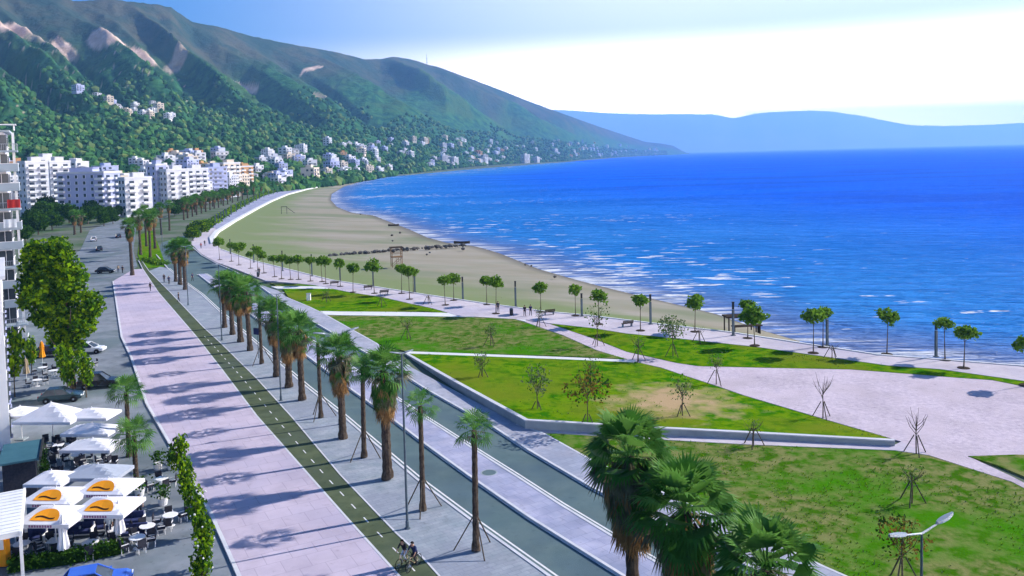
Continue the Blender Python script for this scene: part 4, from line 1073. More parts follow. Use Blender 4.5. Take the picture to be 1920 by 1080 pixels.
# round dark trees beyond the side street and the clump beside the bend
BUSHY = [leaf_tree([(0, 0, 4.6, 3.0, 3.0, 2.8), (1.6, .6, 3.6, 2.2, 2.2, 2.2), (-1.7, -.4, 3.8, 2.2, 2.0, 2.2)], 2600, .62, 21 + i, ['leaf_mid', 'leaf_dark', 'leaf_dark'] if i % 2 else ['leaf_dark', 'leaf_mid', 'leaf_dark']) for i in range(3)]
BUSHYT = limb_trunk(3.4, .22, 3, 4, .5)
def bushy(px, py, H, i, label, group=None, bright=None):
    p = gp(px, py); t = thing('broadleaf_tree', label, 'tree', p, i * 1.3, group); s = H / 7.4; t.scale = (s * 1.1, s * 1.1, s)
    put(bright or BUSHY[i % 3], 'crown', t); put(BUSHYT, 'trunk', t)
for i, (x, y, h) in enumerate([(62, 425, 8), (82, 418, 10), (105, 415, 9), (56, 440, 7), (165, 420, 8), (185, 418, 8), (205, 415, 7), (172, 410, 9), (222, 408, 6), (72, 440, 8), (98, 432, 8), (130, 418, 9), (148, 424, 7), (195, 424, 6), (88, 408, 11), (212, 420, 5), (48, 455, 6)]):
    bushy(x, y, h, i, 'dark bushy tree below the lavender block, %s from the balcony tower' % ORD[i], 'bushy trees along the side street')
for i, (x, y, h) in enumerate([(335, 398, 7), (352, 394, 8), (370, 390, 7), (388, 385, 9), (404, 381, 8), (420, 377, 9), (436, 373, 10), (452, 368, 11), (468, 364, 11), (328, 406, 6), (344, 402, 6), (362, 397, 5.5)]):
    bushy(x, y, h, i, 'bushy street tree between the white blocks and the far palms, %s from the left' % ORD[i], 'street trees below the white blocks')
for i, (x, y, h) in enumerate([(488, 352, 15), (500, 350, 18), (515, 347, 20), (530, 345, 17), (546, 342, 14), (565, 338, 12), (480, 356, 11), (590, 336, 11), (612, 333, 11), (635, 330, 11)]):
    bushy(x, y, h, i, 'dark tree in the clump behind the far curve of palms, %s from the left' % ORD[i], 'dark trees behind the far palms')
BRIGHT = leaf_tree([(0, 0, 4.2, 3.0, 3.0, 2.4), (2.0, .6, 3.4, 2.2, 2.2, 1.8), (-2.0, -.4, 3.4, 2.2, 2.0, 1.8)], 1800, .6, 44, ['leaf_bright', 'leaf_mid', 'leaf_dark'])
for i, (x, y, h) in enumerate([(372, 444, 6.5), (388, 436, 5.5), (362, 452, 5)]): bushy(x, y, h, i, 'bright green bushy tree at the bend before the sea wall, %s of three' % ['largest', 'farthest', 'nearest'][i], 'bright trees at the bend', BRIGHT)
# clipped hedge between the far palms and the promenade
def hedge(name, P, w_, h, seed, mats, label, dens=60, size=.3):
    rg = random.Random(seed); mb = MB()
    for i in range(len(P) - 1):
        a, b = P[i], P[i + 1]; ln = (b - a).length; d = (b - a) / ln; s = Vector((-d.y, d.x, 0))
        for _ in range(int(ln * dens)):
            q = a + d * rg.uniform(0, ln) + s * rg.gauss(0, w_ * .36) + Vector((0, 0, h * (rg.random() ** .7) * rg.uniform(.9, 1.1))); mb.leaf(q, size * rg.uniform(.7, 1.3), rg, 0 if rg.random() < .45 else (1 if rg.random() < .6 else 2))
        mb.box((a + d * ln / 2 + Vector((0, 0, h * .42))), (ln, w_ * .6, h * .8), math.atan2(d.y, d.x), 2)
    return tag(mb.build(name, [M[m_] for m_ in mats]), label, 'hedge')
hedge('hedge', [gp(x, y) for x, y in [(396, 424), (421, 405), (455, 385), (488, 369), (524, 357.5), (564, 348)]], 3.2, 1.9, 5, ['leaf_bright', 'leaf_mid', 'leaf_dark'], 'long bright green hedge between the far palms and the seafront promenade', 16, .8)
hedge('hedge', [gp(270, 488), gp(310, 497)], 2.6, .8, 6, ['leaf_bright', 'leaf_mid', 'leaf_mid'], 'low green bed with white edging at the tip of the grass wedge', 90, .3)
sheet('lawn', [(258, 478), (262, 440), (285, 432), (296, 456), (312, 500), (270, 503)], .03, M['lawn'], label='green grass wedge between side street and road bend', cat='lawn')

# ------------------------------------------------------------------ young pines on the seafront promenade
PRG = random.Random(77)
PINES = [leaf_tree([(0, 0, 0, 1.0, 1.0, .85)] + [(math.cos(q_) * PRG.uniform(.5, 1.0), math.sin(q_) * PRG.uniform(.5, 1.0), PRG.uniform(-.55, .35), PRG.uniform(.4, .75), PRG.uniform(.4, .75), PRG.uniform(.35, .6)) for q_ in [PRG.uniform(0, 1.2) + 1.2 * j_ for j_ in range(5)]], 430, .36, 60 + i, ['leaf_pine', 'leaf_pine', 'leaf_mid']) for i in range(7)]
PINET = limb_trunk(1.0, .075, 8, 0); PINEL = limb_trunk(1.1, .05, 9, 5, .8, .2)
pl = [(1924, 722, 645, 30), (1807, 690, 622, 30), (1772, 675, 606, 24), (1663, 664, 592, 26), (1543, 651, 588, 22), (1525, 662, 592, 25), (1415, 648, 587, 30), (1402, 634, 573, 22), (1303, 622, 566, 24), (1201, 620, 563, 23), (1123, 608, 554, 21), (1079, 592, 543, 18), (1014, 585, 540, 19), (930, 588, 527, 20), (913, 571, 526, 19), (851, 563, 522, 17), (835, 572, 525, 20), (775, 549, 510, 14), (768, 561, 508, 19), (753, 550, 503, 17),
      (702, 550, 496, 20), (662, 548, 502, 17), (638, 537, 493, 16), (611, 532, 490, 16), (604, 528, 488, 15), (582, 527, 488, 14), (560, 524, 486, 15), (545, 524, 487, 13), (528, 523, 484, 14), (515, 519, 484, 13), (483, 508, 470, 15), (495, 512, 478, 12), (448, 497, 463, 15), (434, 490, 460, 12), (412, 487, 452, 15), (470, 503, 476, 11)]
for i, (x, y, cy, r) in enumerate(pl):
    p = gp(x, y, ZP); hc = hgt((x, y), cy, ZP); rr = r / F_PX * p.y
    t = thing('young_pine', 'young round-crowned pine on the seafront promenade, %s from the right edge' % ORD[i], 'tree', p, i * 1.1, 'young pines along the seafront promenade')
    k = put(PINET, 'trunk', t); k.scale = (1, 1, hc - rr * .3)
    s = rr / 1.5; c = put(PINES[(i * 3) % 7], 'crown', t, (0, 0, hc)); c.scale = (s * rnd.uniform(.88, 1.15), s * rnd.uniform(.88, 1.15), s * rnd.uniform(.85, 1.1)); t.rotation_euler = (rnd.uniform(-.035, .035), rnd.uniform(-.035, .035), i * 1.1)
    q = put(PINEL, 'branch', t, (0, 0, hc - rr * .8)); q.scale = (s, s, s * .9)
    b = MB(); b.lathe([(.02, .05), (.62, .05), (.66, .02), (.66, -.02)], 14)
    if i == 0: PIT = b.mesh('tree_pit', M['dark_timber'])
    put(PIT, 'tree_pit', t)
# ------------------------------------------------------------------ staked saplings on the lawns
def sapling_mesh(h, seed, nb, r=.05):
    rg = random.Random(seed); mb = MB(); top = h * .55
    mb.tube([(0, 0, -.05), (.02, .01, top * .5), (0, .03, top), (.03, 0, h * .8)], [r, r * .85, r * .7, r * .25], 6)
    for k in range(nb):
        a = k * 2.4 + rg.uniform(-.4, .4); z = top * rg.uniform(.72, 1.05); ln = h * rg.uniform(.3, .46); up = rg.uniform(.75, 1.2)
        p = Vector((0, 0, z)); q = p + Vector((math.cos(a) * ln * .35, math.sin(a) * ln * .35, ln * .45 * up)); e = q + Vector((math.cos(a) * ln * .22, math.sin(a) * ln * .22, ln * .55 * up))
        mb.tube([p, q, e], [r * .5, r * .35, r * .12], 5)
        f = q + Vector((math.cos(a + 1) * ln * .25, math.sin(a + 1) * ln * .25, ln * .3)); mb.tube([q, f], [r * .25, r * .08], 4)
    return mb.mesh('trunk', M['bark'])
SAPT = [sapling_mesh(3.6, i, 9) for i in range(3)]
def sap_crown(seed, n, mats, rx=1.1, rz_=1.2, z=2.5): return leaf_tree([(0, 0, z, rx, rx, rz_), (.5, .2, z + .3, rx * .7, rx * .7, rz_ * .7)], n, .17, seed, mats)
SAPC = {'grey': sap_crown(71, 300, ['leaf_grey', 'leaf_mid', 'leaf_grey']), 'rust': sap_crown(72, 420, ['leaf_rust', 'leaf_dark', 'leaf_rust'], 1.5, 1.1), 'thin': sap_crown(73, 130, ['leaf_mid', 'leaf_grey', 'leaf_dark']), 'olive': sap_crown(74, 520, ['leaf_grey', 'leaf_mid', 'leaf_grey'], 1.3, 1.2)}
SAPST = stake_mesh(.95, 1.5)
sp = [(1543, 783, 700, None, 'bare tall sapling at the tip of the triangular lawn by the plaza'), (1718, 850, 762, None, 'bare sapling with crossed stakes where the plaza meets the rough lawn'), (1413, 836, 783, 'thin', 'thin sapling staked in front of the retaining wall'),
      (1710, 943, 868, 'thin', 'small staked sapling on the rough lawn above the double lamp'), (1692, 1092, 968, 'rust', 'rust leaved sapling behind the double lamp head'), (1280, 788, 700, 'thin', 'staked sapling on the bare patch of the triangular lawn'), (1102, 806, 690, 'rust', 'brown leaved sapling just inside the retaining wall'),
      (1008, 781, 684, 'grey', 'grey leaved sapling at the corner of the retaining wall'), (1262, 668, 590, 'olive', 'leafy grey green sapling on the narrow lawn by the promenade'), (1343, 720, 660, 'thin', 'staked sapling on the plaza edge of the diagonal path'), (1560, 672, 640, None, 'bare staked sapling on the promenade side of the narrow lawn'),
      (1311, 642, 606, None, 'bare staked sapling below the promenade pine'), (1197, 677, 628, 'thin', 'staked sapling beside the diagonal path near the triangular lawn'), (1120, 648, 566, 'thin', 'tall thin sapling in the middle of the diagonal path edge'), (1012, 612, 576, 'thin', 'staked sapling where the diagonal path leaves the promenade'),
      (905, 716, 660, 'grey', 'grey leaved sapling at the top of the triangular lawn'), (1108, 724, 668, 'thin', 'thin sapling on the triangular lawn below its top path'), (803, 571, 548, None, 'bare staked sapling beside the far end of the promenade lawn'), (764, 636, 596, 'thin', 'leaning sapling on the middle lawn near the footway'),
      (920, 648, 606, 'grey', 'grey leaved sapling in the middle of the middle lawn'), (612, 566, 540, 'thin', 'sapling on the small far lawn wedge'), (716, 575, 548, None, 'bare sapling on the small far lawn wedge')]
for i, (x, y, ty, cr, lab) in enumerate(sp):
    zz = .1
    p = gp(x, y, zz); H = max(1.6, hgt((x, y), ty, zz)); s = H / 3.6
    t = thing('sapling', lab, 'sapling', p, i * 1.9, 'staked saplings on the lawns'); k = put(SAPT[i % 3], 'trunk', t); k.scale = (1.1, 1.1, s)
    if cr: c = put(SAPC[cr], 'crown', t); c.scale = (s * .95, s * .95, s)
    for st in SAPST: put(st, 'support_stake', t)
# small palms and flowering trees of the cafe strip
SP = [palm_crown(1.9, 40, 12, 31), palm_crown(1.9, 38, 12, 32, low=-.7)]
for i, (b_, t_, lab) in enumerate([((243, 856), 704, 'short bushy palm behind the white parasols, upper of two'), ((256, 908), 782, 'short bushy palm beside the printed parasols, lower of two')]):
    p = gp(*b_); H = hgt(b_, t_); t = thing('fan_palm', lab, 'palm tree', p, i, 'short palms of the cafe strip'); h = H - 1.5
    k = put(PT[2], 'trunk', t); k.scale = (1, 1, h); put(SP[i], 'crown', t, (0, 0, h))
FLW = [leaf_tree([(0, 0, 2.6, 1.2, 1.2, 1.5), (.5, .3, 3.4, .8, .8, 1.0), (-.4, 0, 1.8, .9, .9, .9)], 620, .34, 80 + i, ['leaf_bright', 'leaf_mid', 'leaf_dark', 'petal_white'][:3] if i == 2 else ['leaf_mid', 'leaf_bright', 'leaf_dark']) for i in range(3)]
def blossoms(seed, n):
    rg = random.Random(seed); mb = MB()
    for _ in range(n):
        d = Vector((rg.gauss(0, 1), rg.gauss(0, 1), rg.gauss(0, 1))).normalized(); mb.blob((d.x * 1.25, d.y * 1.25, 2.7 + d.z * 1.6), rg.uniform(.07, .14), rg, 0, .8)
    return mb.mesh('blossom', M['petal_white'])
BLO = [blossoms(5, 4), blossoms(6, 8)]
for i, (b_, t_, lab, bl) in enumerate([((337, 905), 806, 'small leafy street tree at the promenade edge, farthest of the five', 0), ((352, 950), 850, 'small leafy street tree at the promenade edge, second farthest of the five', None), ((368, 1006), 892, 'small leafy street tree at the promenade edge, middle of the five', 0), ((383, 1068), 948, 'small street tree dotted with white blossom, second nearest of the five', 1), ((380, 1120), 1002, 'bright leafy street tree cut by the bottom edge, nearest of the five', 1)]):
    p = gp(*b_); H = hgt(b_, t_); s = H / 4.4; t = thing('street_tree', lab, 'tree', p, i * 1.4, 'small street trees along the promenade edge'); c = put(FLW[i % 3], 'crown', t); c.scale = (s * .64, s * .64, s * .95); k = put(limb_trunk(2.6, .07, i, 4, .5) if i == 0 else TK, 'trunk', t); TK = k.data
    if bl is not None: q = put(BLO[bl], 'blossom', t); q.scale = (s * .64, s * .64, s * .95)
for i, (b_, t_, lab) in enumerate([((28, 745), 610, 'slim green tree beside the white wall of the nearest building'), ((60, 700), 628, 'thin grey green tree in the forecourt behind the slim green tree'), ((128, 745), 640, 'slender tree among the parked cars, left of two'), ((162, 745), 655, 'slender tree among the parked cars, right of two')]):
    p = gp(*b_); H = hgt(b_, t_); s = H / 4.4; t = thing('street_tree', lab, 'tree', p, i * 1.4); c = put(FLW[i % 3], 'crown', t); c.scale = (s * .62, s * .62, s); k = put(TK, 'trunk', t); k.scale = (1, 1, s)

# ------------------------------------------------------------------ lamps and posts
def lamp_meshes(arm, tilt):
    a = MB(); a.tube([(0, 0, 0), (arm * .5, 0, arm * tilt * .5), (arm, 0, arm * tilt)], [.05, .045, .04], 8)
    h = MB(); n = 8; ws = [.07, .16, .18, .17, .12, .05]
    for k, wv in enumerate(ws):
        x = arm - .1 + k * .22; z = arm * tilt + k * .22 * tilt
        for yy, zz in ((-wv, 0), (-wv * .7, .09), (wv * .7, .09), (wv, 0), (wv * .6, -.04), (-wv * .6, -.04)): h.v.append((x, yy, z + zz))
    for k in range(5):
        for j in range(6): h.f.append((k * 6 + j, k * 6 + (j + 1) % 6, (k + 1) * 6 + (j + 1) % 6, (k + 1) * 6 + j)); h.mi.append(1 if j == 4 else 0)
    h.f += [(0, 5, 4, 3, 2, 1), (30, 31, 32, 33, 34, 35)]; h.mi += [0, 0]
    return a.mesh('arm', M['grey_metal']), h.mesh('lamp_head', [M['grey_metal'], M['lamp_lens']])
def lamp(base, H, label, rz, arm, z=ZP, r=.075, tilt=.18, pole='pole_metal', hs=1.0):
    p = gp(*base, z); t = thing('street_lamp', label, 'street lamp', p, rz)
    b = MB(); b.tube([(0, 0, 0), (0, 0, H * .5), (0, 0, H)], [r * 1.15, r, r * .7], 10); b.build('pole', M[pole], t)
    b = MB(); b.lathe([(.2, 0), (.2, .05), (.13, .08), (.12, .5), (.09, .55)], 12); b.build('pole_base', M[pole], t)
    am, hm = lamp_meshes(arm, tilt)
    for k in (0, 1): put(am, 'arm', t, (0, 0, H - .02), k * math.pi); hd = put(hm, 'lamp_head', t, (0, 0, H - .02), k * math.pi); hd.scale = (hs, hs, hs)
RA = R_(20)
lamp((764, 991), hgt((764, 991), 662, ZP, 758), 'tall slim lamp post on the palm pavement, nearest the cyclist', RA, .45, hs=.55)
lamp((527, 751), hgt((527, 751), 552, ZP, 516), 'tall slim lamp post rising through the palms, second from the cyclist', RA, .45, hs=.55)
lamp((416, 638), hgt((416, 638), 496, ZP, 411), 'tall slim lamp post in front of the dense clump of palms', RA, .45, hs=.55)
lamp((353, 572), hgt((353, 572), 462, ZP), 'tall slim lamp post beside the palms at the road bend', RA, .45, hs=.55)
lamp((1727, 1320), hgt((1727, 1320), 1000, .16, 1721), 'double armed lamp with two white heads in the right foreground', R_(28), 1.15, .16, .07)
lamp((637, 796), 8.6, 'double armed lamp with white heads showing above the palm crowns', R_(28), 1.15)
lamp((305, 470), 9.5, 'double armed lamp at the road bend', RA, .9, .0)
for i, (x, y, ty) in enumerate([(1755, 669, 604), (1551, 648, 583), (1375, 629, 566), (1220, 608, 552), (1091, 593, 550), (967, 575, 527), (868, 562, 519), (778, 548, 508), (700, 537, 498), (638, 527, 489), (585, 518, 477), (530, 508, 470), (476, 492, 458), (432, 476, 448)]):
    p = gp(x, y, ZP); H = hgt((x, y), ty, ZP)
    t = thing('light_column', 'dark square light column along the sea edge of the promenade, %s from the right edge' % ORD[i], 'lamp column', p, R_(20), 'dark light columns along the promenade')
    if i == 0:
        b = MB(); b.box((0, 0, .38), (.25, .25, .76)); b.box((0, 0, .01), (.5, .5, .02)); LCM = b.mesh('column', M['pole_metal']); b = MB(); b.box((0, 0, .88), (.22, .22, .2)); b.box((0, 0, .99), (.28, .28, .02)); LCH = b.mesh('lantern', M['dark_metal'])
    a = put(LCM, 'column', t); a.scale = (1, 1, H); a = put(LCH, 'lantern', t); a.scale = (1, 1, H)
for i in range(26):                                       # posts on the far promenade
    q = i / 25; P_ = [(404, 422), (425, 408), (462, 387), (490, 372), (525, 360), (565, 351), (605, 343)]; k = q * 6; j = min(int(k), 5); a = gp(*P_[j]); b_ = gp(*P_[j + 1]); p = a.lerp(b_, k - j)
    if i == 0: b = MB(); b.box((0, 0, 2), (.45, .45, 4)); b.box((0, 0, 4.1), (.6, .6, .25)); FPM = b.mesh('light_column', M['pole_metal'])
    tag(put(FPM, 'light_column', None, (p.x, p.y, 0), R_(20)), 'dark light column on the far curved promenade, %s from the bend' % ORD[i], 'lamp column', 'dark light columns on the far promenade')
#MARK3
# ------------------------------------------------------------------ balcony tower and nearest wall on the left edge
def balcony_tower():
    D = 118.0; v = ray(40, 400); P0 = Vector((v.x / v.y * D, D, 0))            # right front corner of the balconies
    t = thing('apartment_tower', 'grey apartment tower with stacked railed balconies at the left edge', 'building', P0, R_(29))
    fh = 2.75; fl = 11
    b = MB(); b.box((-9.6, 7.2, fl * fh / 2), (16, 12.5, fl * fh)); b.build('wall', M['white_render'], t)
    b = MB(); b.box((-9.4, 7.0, fl * fh + .15), (17, 13.4, .3)); b.build('roof', M['grey_render'], t)
    sl_ = MB(); sl_.box((-3.2, .55, 0), (6.4, 3.6, .22)); slm = sl_.mesh('balcony', M['grey_render'])
    rg_ = MB()
    rg_.box((-3.2, -1.2, .55), (6.3, .08, .85), 0, 0); rg_.box((-.05, .4, .55), (.08, 3.0, .85), 0, 0); rg_.box((-3.2, -1.2, 1.02), (6.4, .12, .07), 0, 1); rg_.box((-.05, .4, 1.02), (.12, 3.1, .07), 0, 1)
    rgm = rg_.mesh('railing', [M['grey_render'], M['white_paint']])
    rg2 = MB()
    for k in range(26): rg2.box((-.15 - k * .245, -1.2, .55), (.03, .03, .9), 0, 0)
    for k in range(12): rg2.box((-.05, -1.0 + k * .25, .55), (.03, .03, .9), 0, 0)
    rg2.box((-3.2, -1.2, 1.02), (6.4, .08, .06), 0, 0); rg2.box((-.05, .4, 1.02), (.08, 3.1, .06), 0, 0); rg2m = rg2.mesh('railing', M['grey_metal'])
    dm = MB(); dm.box((0, 0, 1.15), (1.7, .16, 2.2), 0, 0); dm.box((0, -.05, 1.15), (.07, .2, 2.2), 0, 1); dmm = dm.mesh('balcony_door', [M['window_glass'], M['white_paint']])
    pm_ = MB(); pm_.box((0, 0, 1.3), (.32, .32, 2.5)); pmm = pm_.mesh('pillar', M['white_paint'])
    wm = MB(); wm.box((0, 0, 0), (.16, 1.5, 1.4)); wm.box((.05, 0, -.75), (.3, 1.8, .08), 0, 1); wmm = wm.mesh('window', [M['window_glass'], M['white_paint']])
    for f in range(fl):
        z = f * fh
        a = put(slm, 'balcony', t, (0, 0, z)); put(rg2m if f % 3 == 1 else rgm, 'railing', a)
        for x in (-2.2, -4.6): put(dmm, 'balcony_door', t, (x, .93, z + .1))
        put(pmm, 'pillar', t, (-.5, .6, z + .1))
        for y in (5.0, 9.5): put(wmm, 'window', t, (-1.58, y, z + 1.5))
    b = MB(); b.box((-2.0, .4, fl * fh + 1.0), (4.0, 2.6, .14)); 
    for x, y in ((-.3, -.7), (-3.6, -.7), (-.3, 1.5), (-3.6, 1.5)): b.tube([(x, y, fl * fh + .2), (x, y, fl * fh + 1.0)], .07, 6)
    b.build('pergola', M['white_paint'], t)
    # laundry and awning are things hanging on it
    for i, (f, x, mt, lab) in enumerate([(7, -1.6, 'cloth_red', 'reddish cloth drying on an upper balcony of the grey tower'), (6, -2.2, 'cloth_white', 'white sheet drying on a middle balcony of the grey tower')]):
        b = MB(); n = 10
        for k in range(n):
            x0, x1 = k * .16, (k + 1) * .16; y0, y1 = .05 * math.sin(k * 1.3), .05 * math.sin((k + 1) * 1.3)
            b.face([(x0, y0, 0), (x1, y1, 0), (x1, y1 * .3, 1.2), (x0, y0 * .3, 1.2)])
        tag(b.build('laundry', M[mt], None, P0 + Matrix.Rotation(R_(29), 3, 'Z') @ Vector((x, -1.35, f * fh + .25)), R_(29)), lab, 'laundry')
balcony_tower()
def near_building():
    a = gp(-4, 838); D = a.y
    z0 = 0; top = hgt((20, 838), 522); P0 = gp(22, 842)
    t = thing('apartment_house', 'white house corner with narrow windows at the left edge above the cafe', 'building', P0, R_(31.5))
    b = MB(); b.box((-6.05, 9.0, top / 2), (12, 18, top)); b.build('wall', M['white_paint'], t)
    b = MB(); b.box((-6.0, 9.0, top + .15), (12.6, 18.5, .3)); b.build('roof', M['white_render'], t)
    b = MB(); b.box((0, 0, 0), (.14, .9, 2.0)); b.box((.06, 0, -1.05), (.26, 1.2, .1), 0, 1); wm = b.mesh('window', [M['window_glass'], M['lavender_render']])
    for f in range(max(1, int(top / 3.1))):
        for y in (1.6, 5.2, 9.0, 12.8, 16.0): put(wm, 'window', t, (-.03, y, f * 3.1 + 1.8))
    # teal roofed kiosk beside it
    q = gp(38, 866, 2.8); q.z = 0; t = thing('kiosk', 'teal flat roofed kiosk beside the white house corner', 'kiosk', q, R_(27))
    h = 2.8
    b = MB(); b.box((-.1, 2.2, h / 2), (2.2, 4.4, h)); b.build('wall', M['rattan_dark'], t)
    b = MB(); b.box((-.1, 2.2, h + .08), (2.7, 5.0, .16)); b.build('roof', M['teal_panel'], t)
    b = MB(); b.box((1.02, 2.2, 1.6), (.08, 3.4, 1.8)); b.build('window', M['window_glass'], t)
    b = MB(); b.box((1.32, 2.2, h + .16), (.14, 5.2, .22)); b.build('gutter', M['dark_metal'], t)
    # white slatted veranda roof in the foreground
    q = gp(46, 1090); t = thing('veranda', 'white slatted veranda roof sloping over the cafe terrace at the left edge', 'veranda', q, R_(29))
    b = MB(); n = 26; L_ = 5.6
    z1, z2 = 4.1, 3.1
    for k in range(n):
        y0 = -1.5 + 7.3 * k / n; b.box((-2.2, y0, 3.75 + .02 * (k % 2)), (4.4, 7.3 / n * .86, .07))
    b.build('slat_roof', M['white_paint'], t)
    b = MB(); b.box((.05, 2.1, 3.62), (.14, 7.6, .3)); b.box((-4.3, 2.1, 3.62), (.14, 7.6, .3)); b.box((-2.1, -1.55, 3.6), (4.2, .14, .28)); b.build('beam', M['white_paint'], t)
    b = MB(); b.box((0, 0, 0), (.17, .17, 3.5)); pmm = b.mesh('post', M['white_paint'])
    for x, y in ((0, -1.4), (0, 5.5), (-4.2, -1.4), (-4.2, 5.5)): put(pmm, 'post', t, (x, y, 1.75))
    q = gp(2, 1062); b = MB(); b.box((0, 0, 1.1), (1.0, .5, 2.0)); b.box((0, -.26, 1.5), (.8, .04, .6), 0, 1); b.box((0, 0, 2.14), (1.1, .56, .1), 0, 1)
    tag(b.build('drinks_cabinet', [M['print_orange'], M['white_paint']], None, q), 'orange drinks cabinet under the white veranda', 'cabinet')
near_building()

# ------------------------------------------------------------------ cafe terrace
def parasol(c, w_, d, label, zc=3.15, print_=False, canvas='canvas_white', group='white cafe parasols', rz=R_(-4), zr=2.55):
    p = gp(c[0], c[1], zr + .25); t = thing('cafe_parasol', label, 'parasol', (p.x, p.y, 0), rz, group)
    b = MB(); X, Y = w_ / 2, d / 2; n = 8
    # shallow hipped canvas, sagging a little between its ribs
    def Z(u, v): k = max(abs(u), abs(v)); return zr + (zc - zr) * (1 - k) - .07 * math.sin(math.pi * k) * (1 - min(1, abs(abs(u) - abs(v)) * 2)) * -1 - .05 * math.sin(math.pi * k)
    g = [[(X * (2 * i / n - 1), Y * (2 * j / n - 1), Z(2 * i / n - 1, 2 * j / n - 1)) for j in range(n + 1)] for i in range(n + 1)]
    for i in range(n):
        for j in range(n): b.face([g[i][j], g[i + 1][j], g[i + 1][j + 1], g[i][j + 1]])
    for i in range(n):                              # scalloped valance
        for A, B in ((g[i][0], g[i + 1][0]), (g[i][n], g[i + 1][n]), (g[0][i], g[0][i + 1]), (g[n][i], g[n][i + 1])):
            b.face([A, B, (B[0], B[1], B[2] - .24), (A[0], A[1], A[2] - .24)])
    cv = b.build('canopy', M[canvas], t)
    b = MB(); b.tube([(0, 0, 0), (0, 0, zc + .08)], .04, 8); b.build('pole', M['white_paint'], t)
    b = MB(); b.box((0, 0, .06), (.8, .8, .12)); b.build('base', M['concrete_wall'], t)
    b = MB()
    for sx in (-1, 1):
        for sy in (-1, 1): b.tube([(0, 0, zc - .12), (sx * X * .97, sy * Y * .97, zr - .03)], .02, 5)
    b.build('rib', M['white_paint'], t)
    if print_:                                       # orange arched emblem with a dark stroke and a line of purple lettering
        def lay(u, v, lift): return (X * u, Y * v, Z(u, v) + lift)
        b = MB(); A = []; B = []
        for k in range(17):
            a = math.pi * k / 16; A.append((.56 * math.cos(a) * .9, -.80 + .62 * math.sin(a)))
        for k in range(16):
            (u0, v0), (u1, v1) = A[k], A[k + 1]
            for m_ in range(4):
                f0, f1 = m_ / 4, (m_ + 1) / 4; c0 = -.80
                b.face([lay(u0, c0 + (v0 - c0) * f0, .035), lay(u1, c0 + (v1 - c0) * f0, .035), lay(u1, c0 + (v1 - c0) * f1, .035), lay(u0, c0 + (v0 - c0) * f1, .035)])
        b.build('emblem', M['print_orange'], cv)
        b = MB()
        for k in range(10):
            u0 = -.36 + k * .07; q = lambda uu: -.64 + .06 * math.sin((uu + .36) * 8) 
            b.face([lay(u0, q(u0) - .035, .05), lay(u0 + .07, q(u0 + .07) - .035, .05), lay(u0 + .07, q(u0 + .07) + .05, .05), lay(u0, q(u0) + .04, .05)])
        b.build('emblem_stroke', M['print_black'], cv)
        b = MB(); rgl = random.Random(3); x = -.42
        while x < .4:
            wl = .055; y0 = zr - .02
            for sx in ((0, .35), (.62, .98)): b.box((X * (x + wl * sx[0] + .01), -Y - .012, zr - .12), (.045, .012, .15))
            b.box((X * (x + wl * .5), -Y - .012, zr - (.06 if rgl.random() < .5 else .12)), (.11, .012, .04)); x += .095
        b.build('lettering', M['print_purple'], cv)
    return t
PRN = 'parasols printed with an orange emblem'
parasol((106, 922), 3.7, 2.9, 'white parasol printed with orange emblem, back left of four', print_=True, group=PRN)
parasol((102, 958), 3.7, 2.9, 'white parasol printed with orange emblem, front left of four', print_=True, group=PRN)
parasol((204, 905), 3.7, 2.9, 'white parasol printed with orange emblem, back right of four', print_=True, group=PRN)
parasol((202, 941), 3.7, 2.9, 'white parasol printed with orange emblem, front right of four', print_=True, group=PRN)
parasol((184, 878), 4.1, 2.6, 'grey shaded parasol behind the printed parasols', canvas='canvas_grey')
parasol((97, 890), 2.8, 2.4, 'plain white parasol behind the left printed parasols')
parasol((174, 829), 4.2, 2.4, 'plain white parasol beside the bushy palm, nearest of three in the row')
parasol((172, 800), 4.2, 2.4, 'plain white parasol beside the bushy palm, middle of three in the row')
parasol((172, 771), 4.2, 2.6, 'plain white parasol beside the bushy palm, farthest of three in the row')
parasol((97, 776), 5.4, 3.2, 'wide white pagoda canopy beside the dark hatchback', zc=3.9)
parasol((38, 768), 3.0, 2.4, 'small white canopy against the white house corner')
def folded(base, top, label, mt='canvas_white', s=1.0):
    p = gp(*base); H = hgt(base, top); t = thing('folded_parasol', label, 'parasol', p, .3, 'folded parasols')
    b = MB(); b.tube([(0, 0, 0), (0, 0, H + .1)], .035, 8); b.build('pole', M['white_paint'], t)
    b = MB(); n = 14; prof = [(.05, H), (.16, H * .93), (.24, H * .75), (.20, H * .6), (.27, H * .45), (.33, H * .30)]
    for r, z in prof:
        for k in range(n):
            a = 2 * math.pi * k / n; q = r * (1 + (.22 if k % 2 else -.12)); b.v.append((q * math.cos(a), q * math.sin(a), z))
    for i in range(len(prof) - 1):
        for k in range(n): b.f.append((i * n + k, i * n + (k + 1) % n, (i + 1) * n + (k + 1) % n, (i + 1) * n + k)); b.mi.append(0)
    b.build('canopy', M[mt], t)
    b = MB(); b.lathe([(.0, .14), (.3, .12), (.34, 0)], 14); b.build('base', M['concrete_wall'], t)
folded((121, 1054), 968, 'tall folded white parasol in front of the left printed parasols')
folded((226, 1022), 940, 'tall folded white parasol in front of the right printed parasols')
folded((62, 678), 640, 'folded orange parasol in the far forecourt, left of two', 'print_orange'); folded((80, 682), 640, 'folded orange parasol in the far forecourt, right of two', 'print_orange')
folded((50, 712), 672, 'folded ochre parasol by the slim green tree', 'cloth_tan')
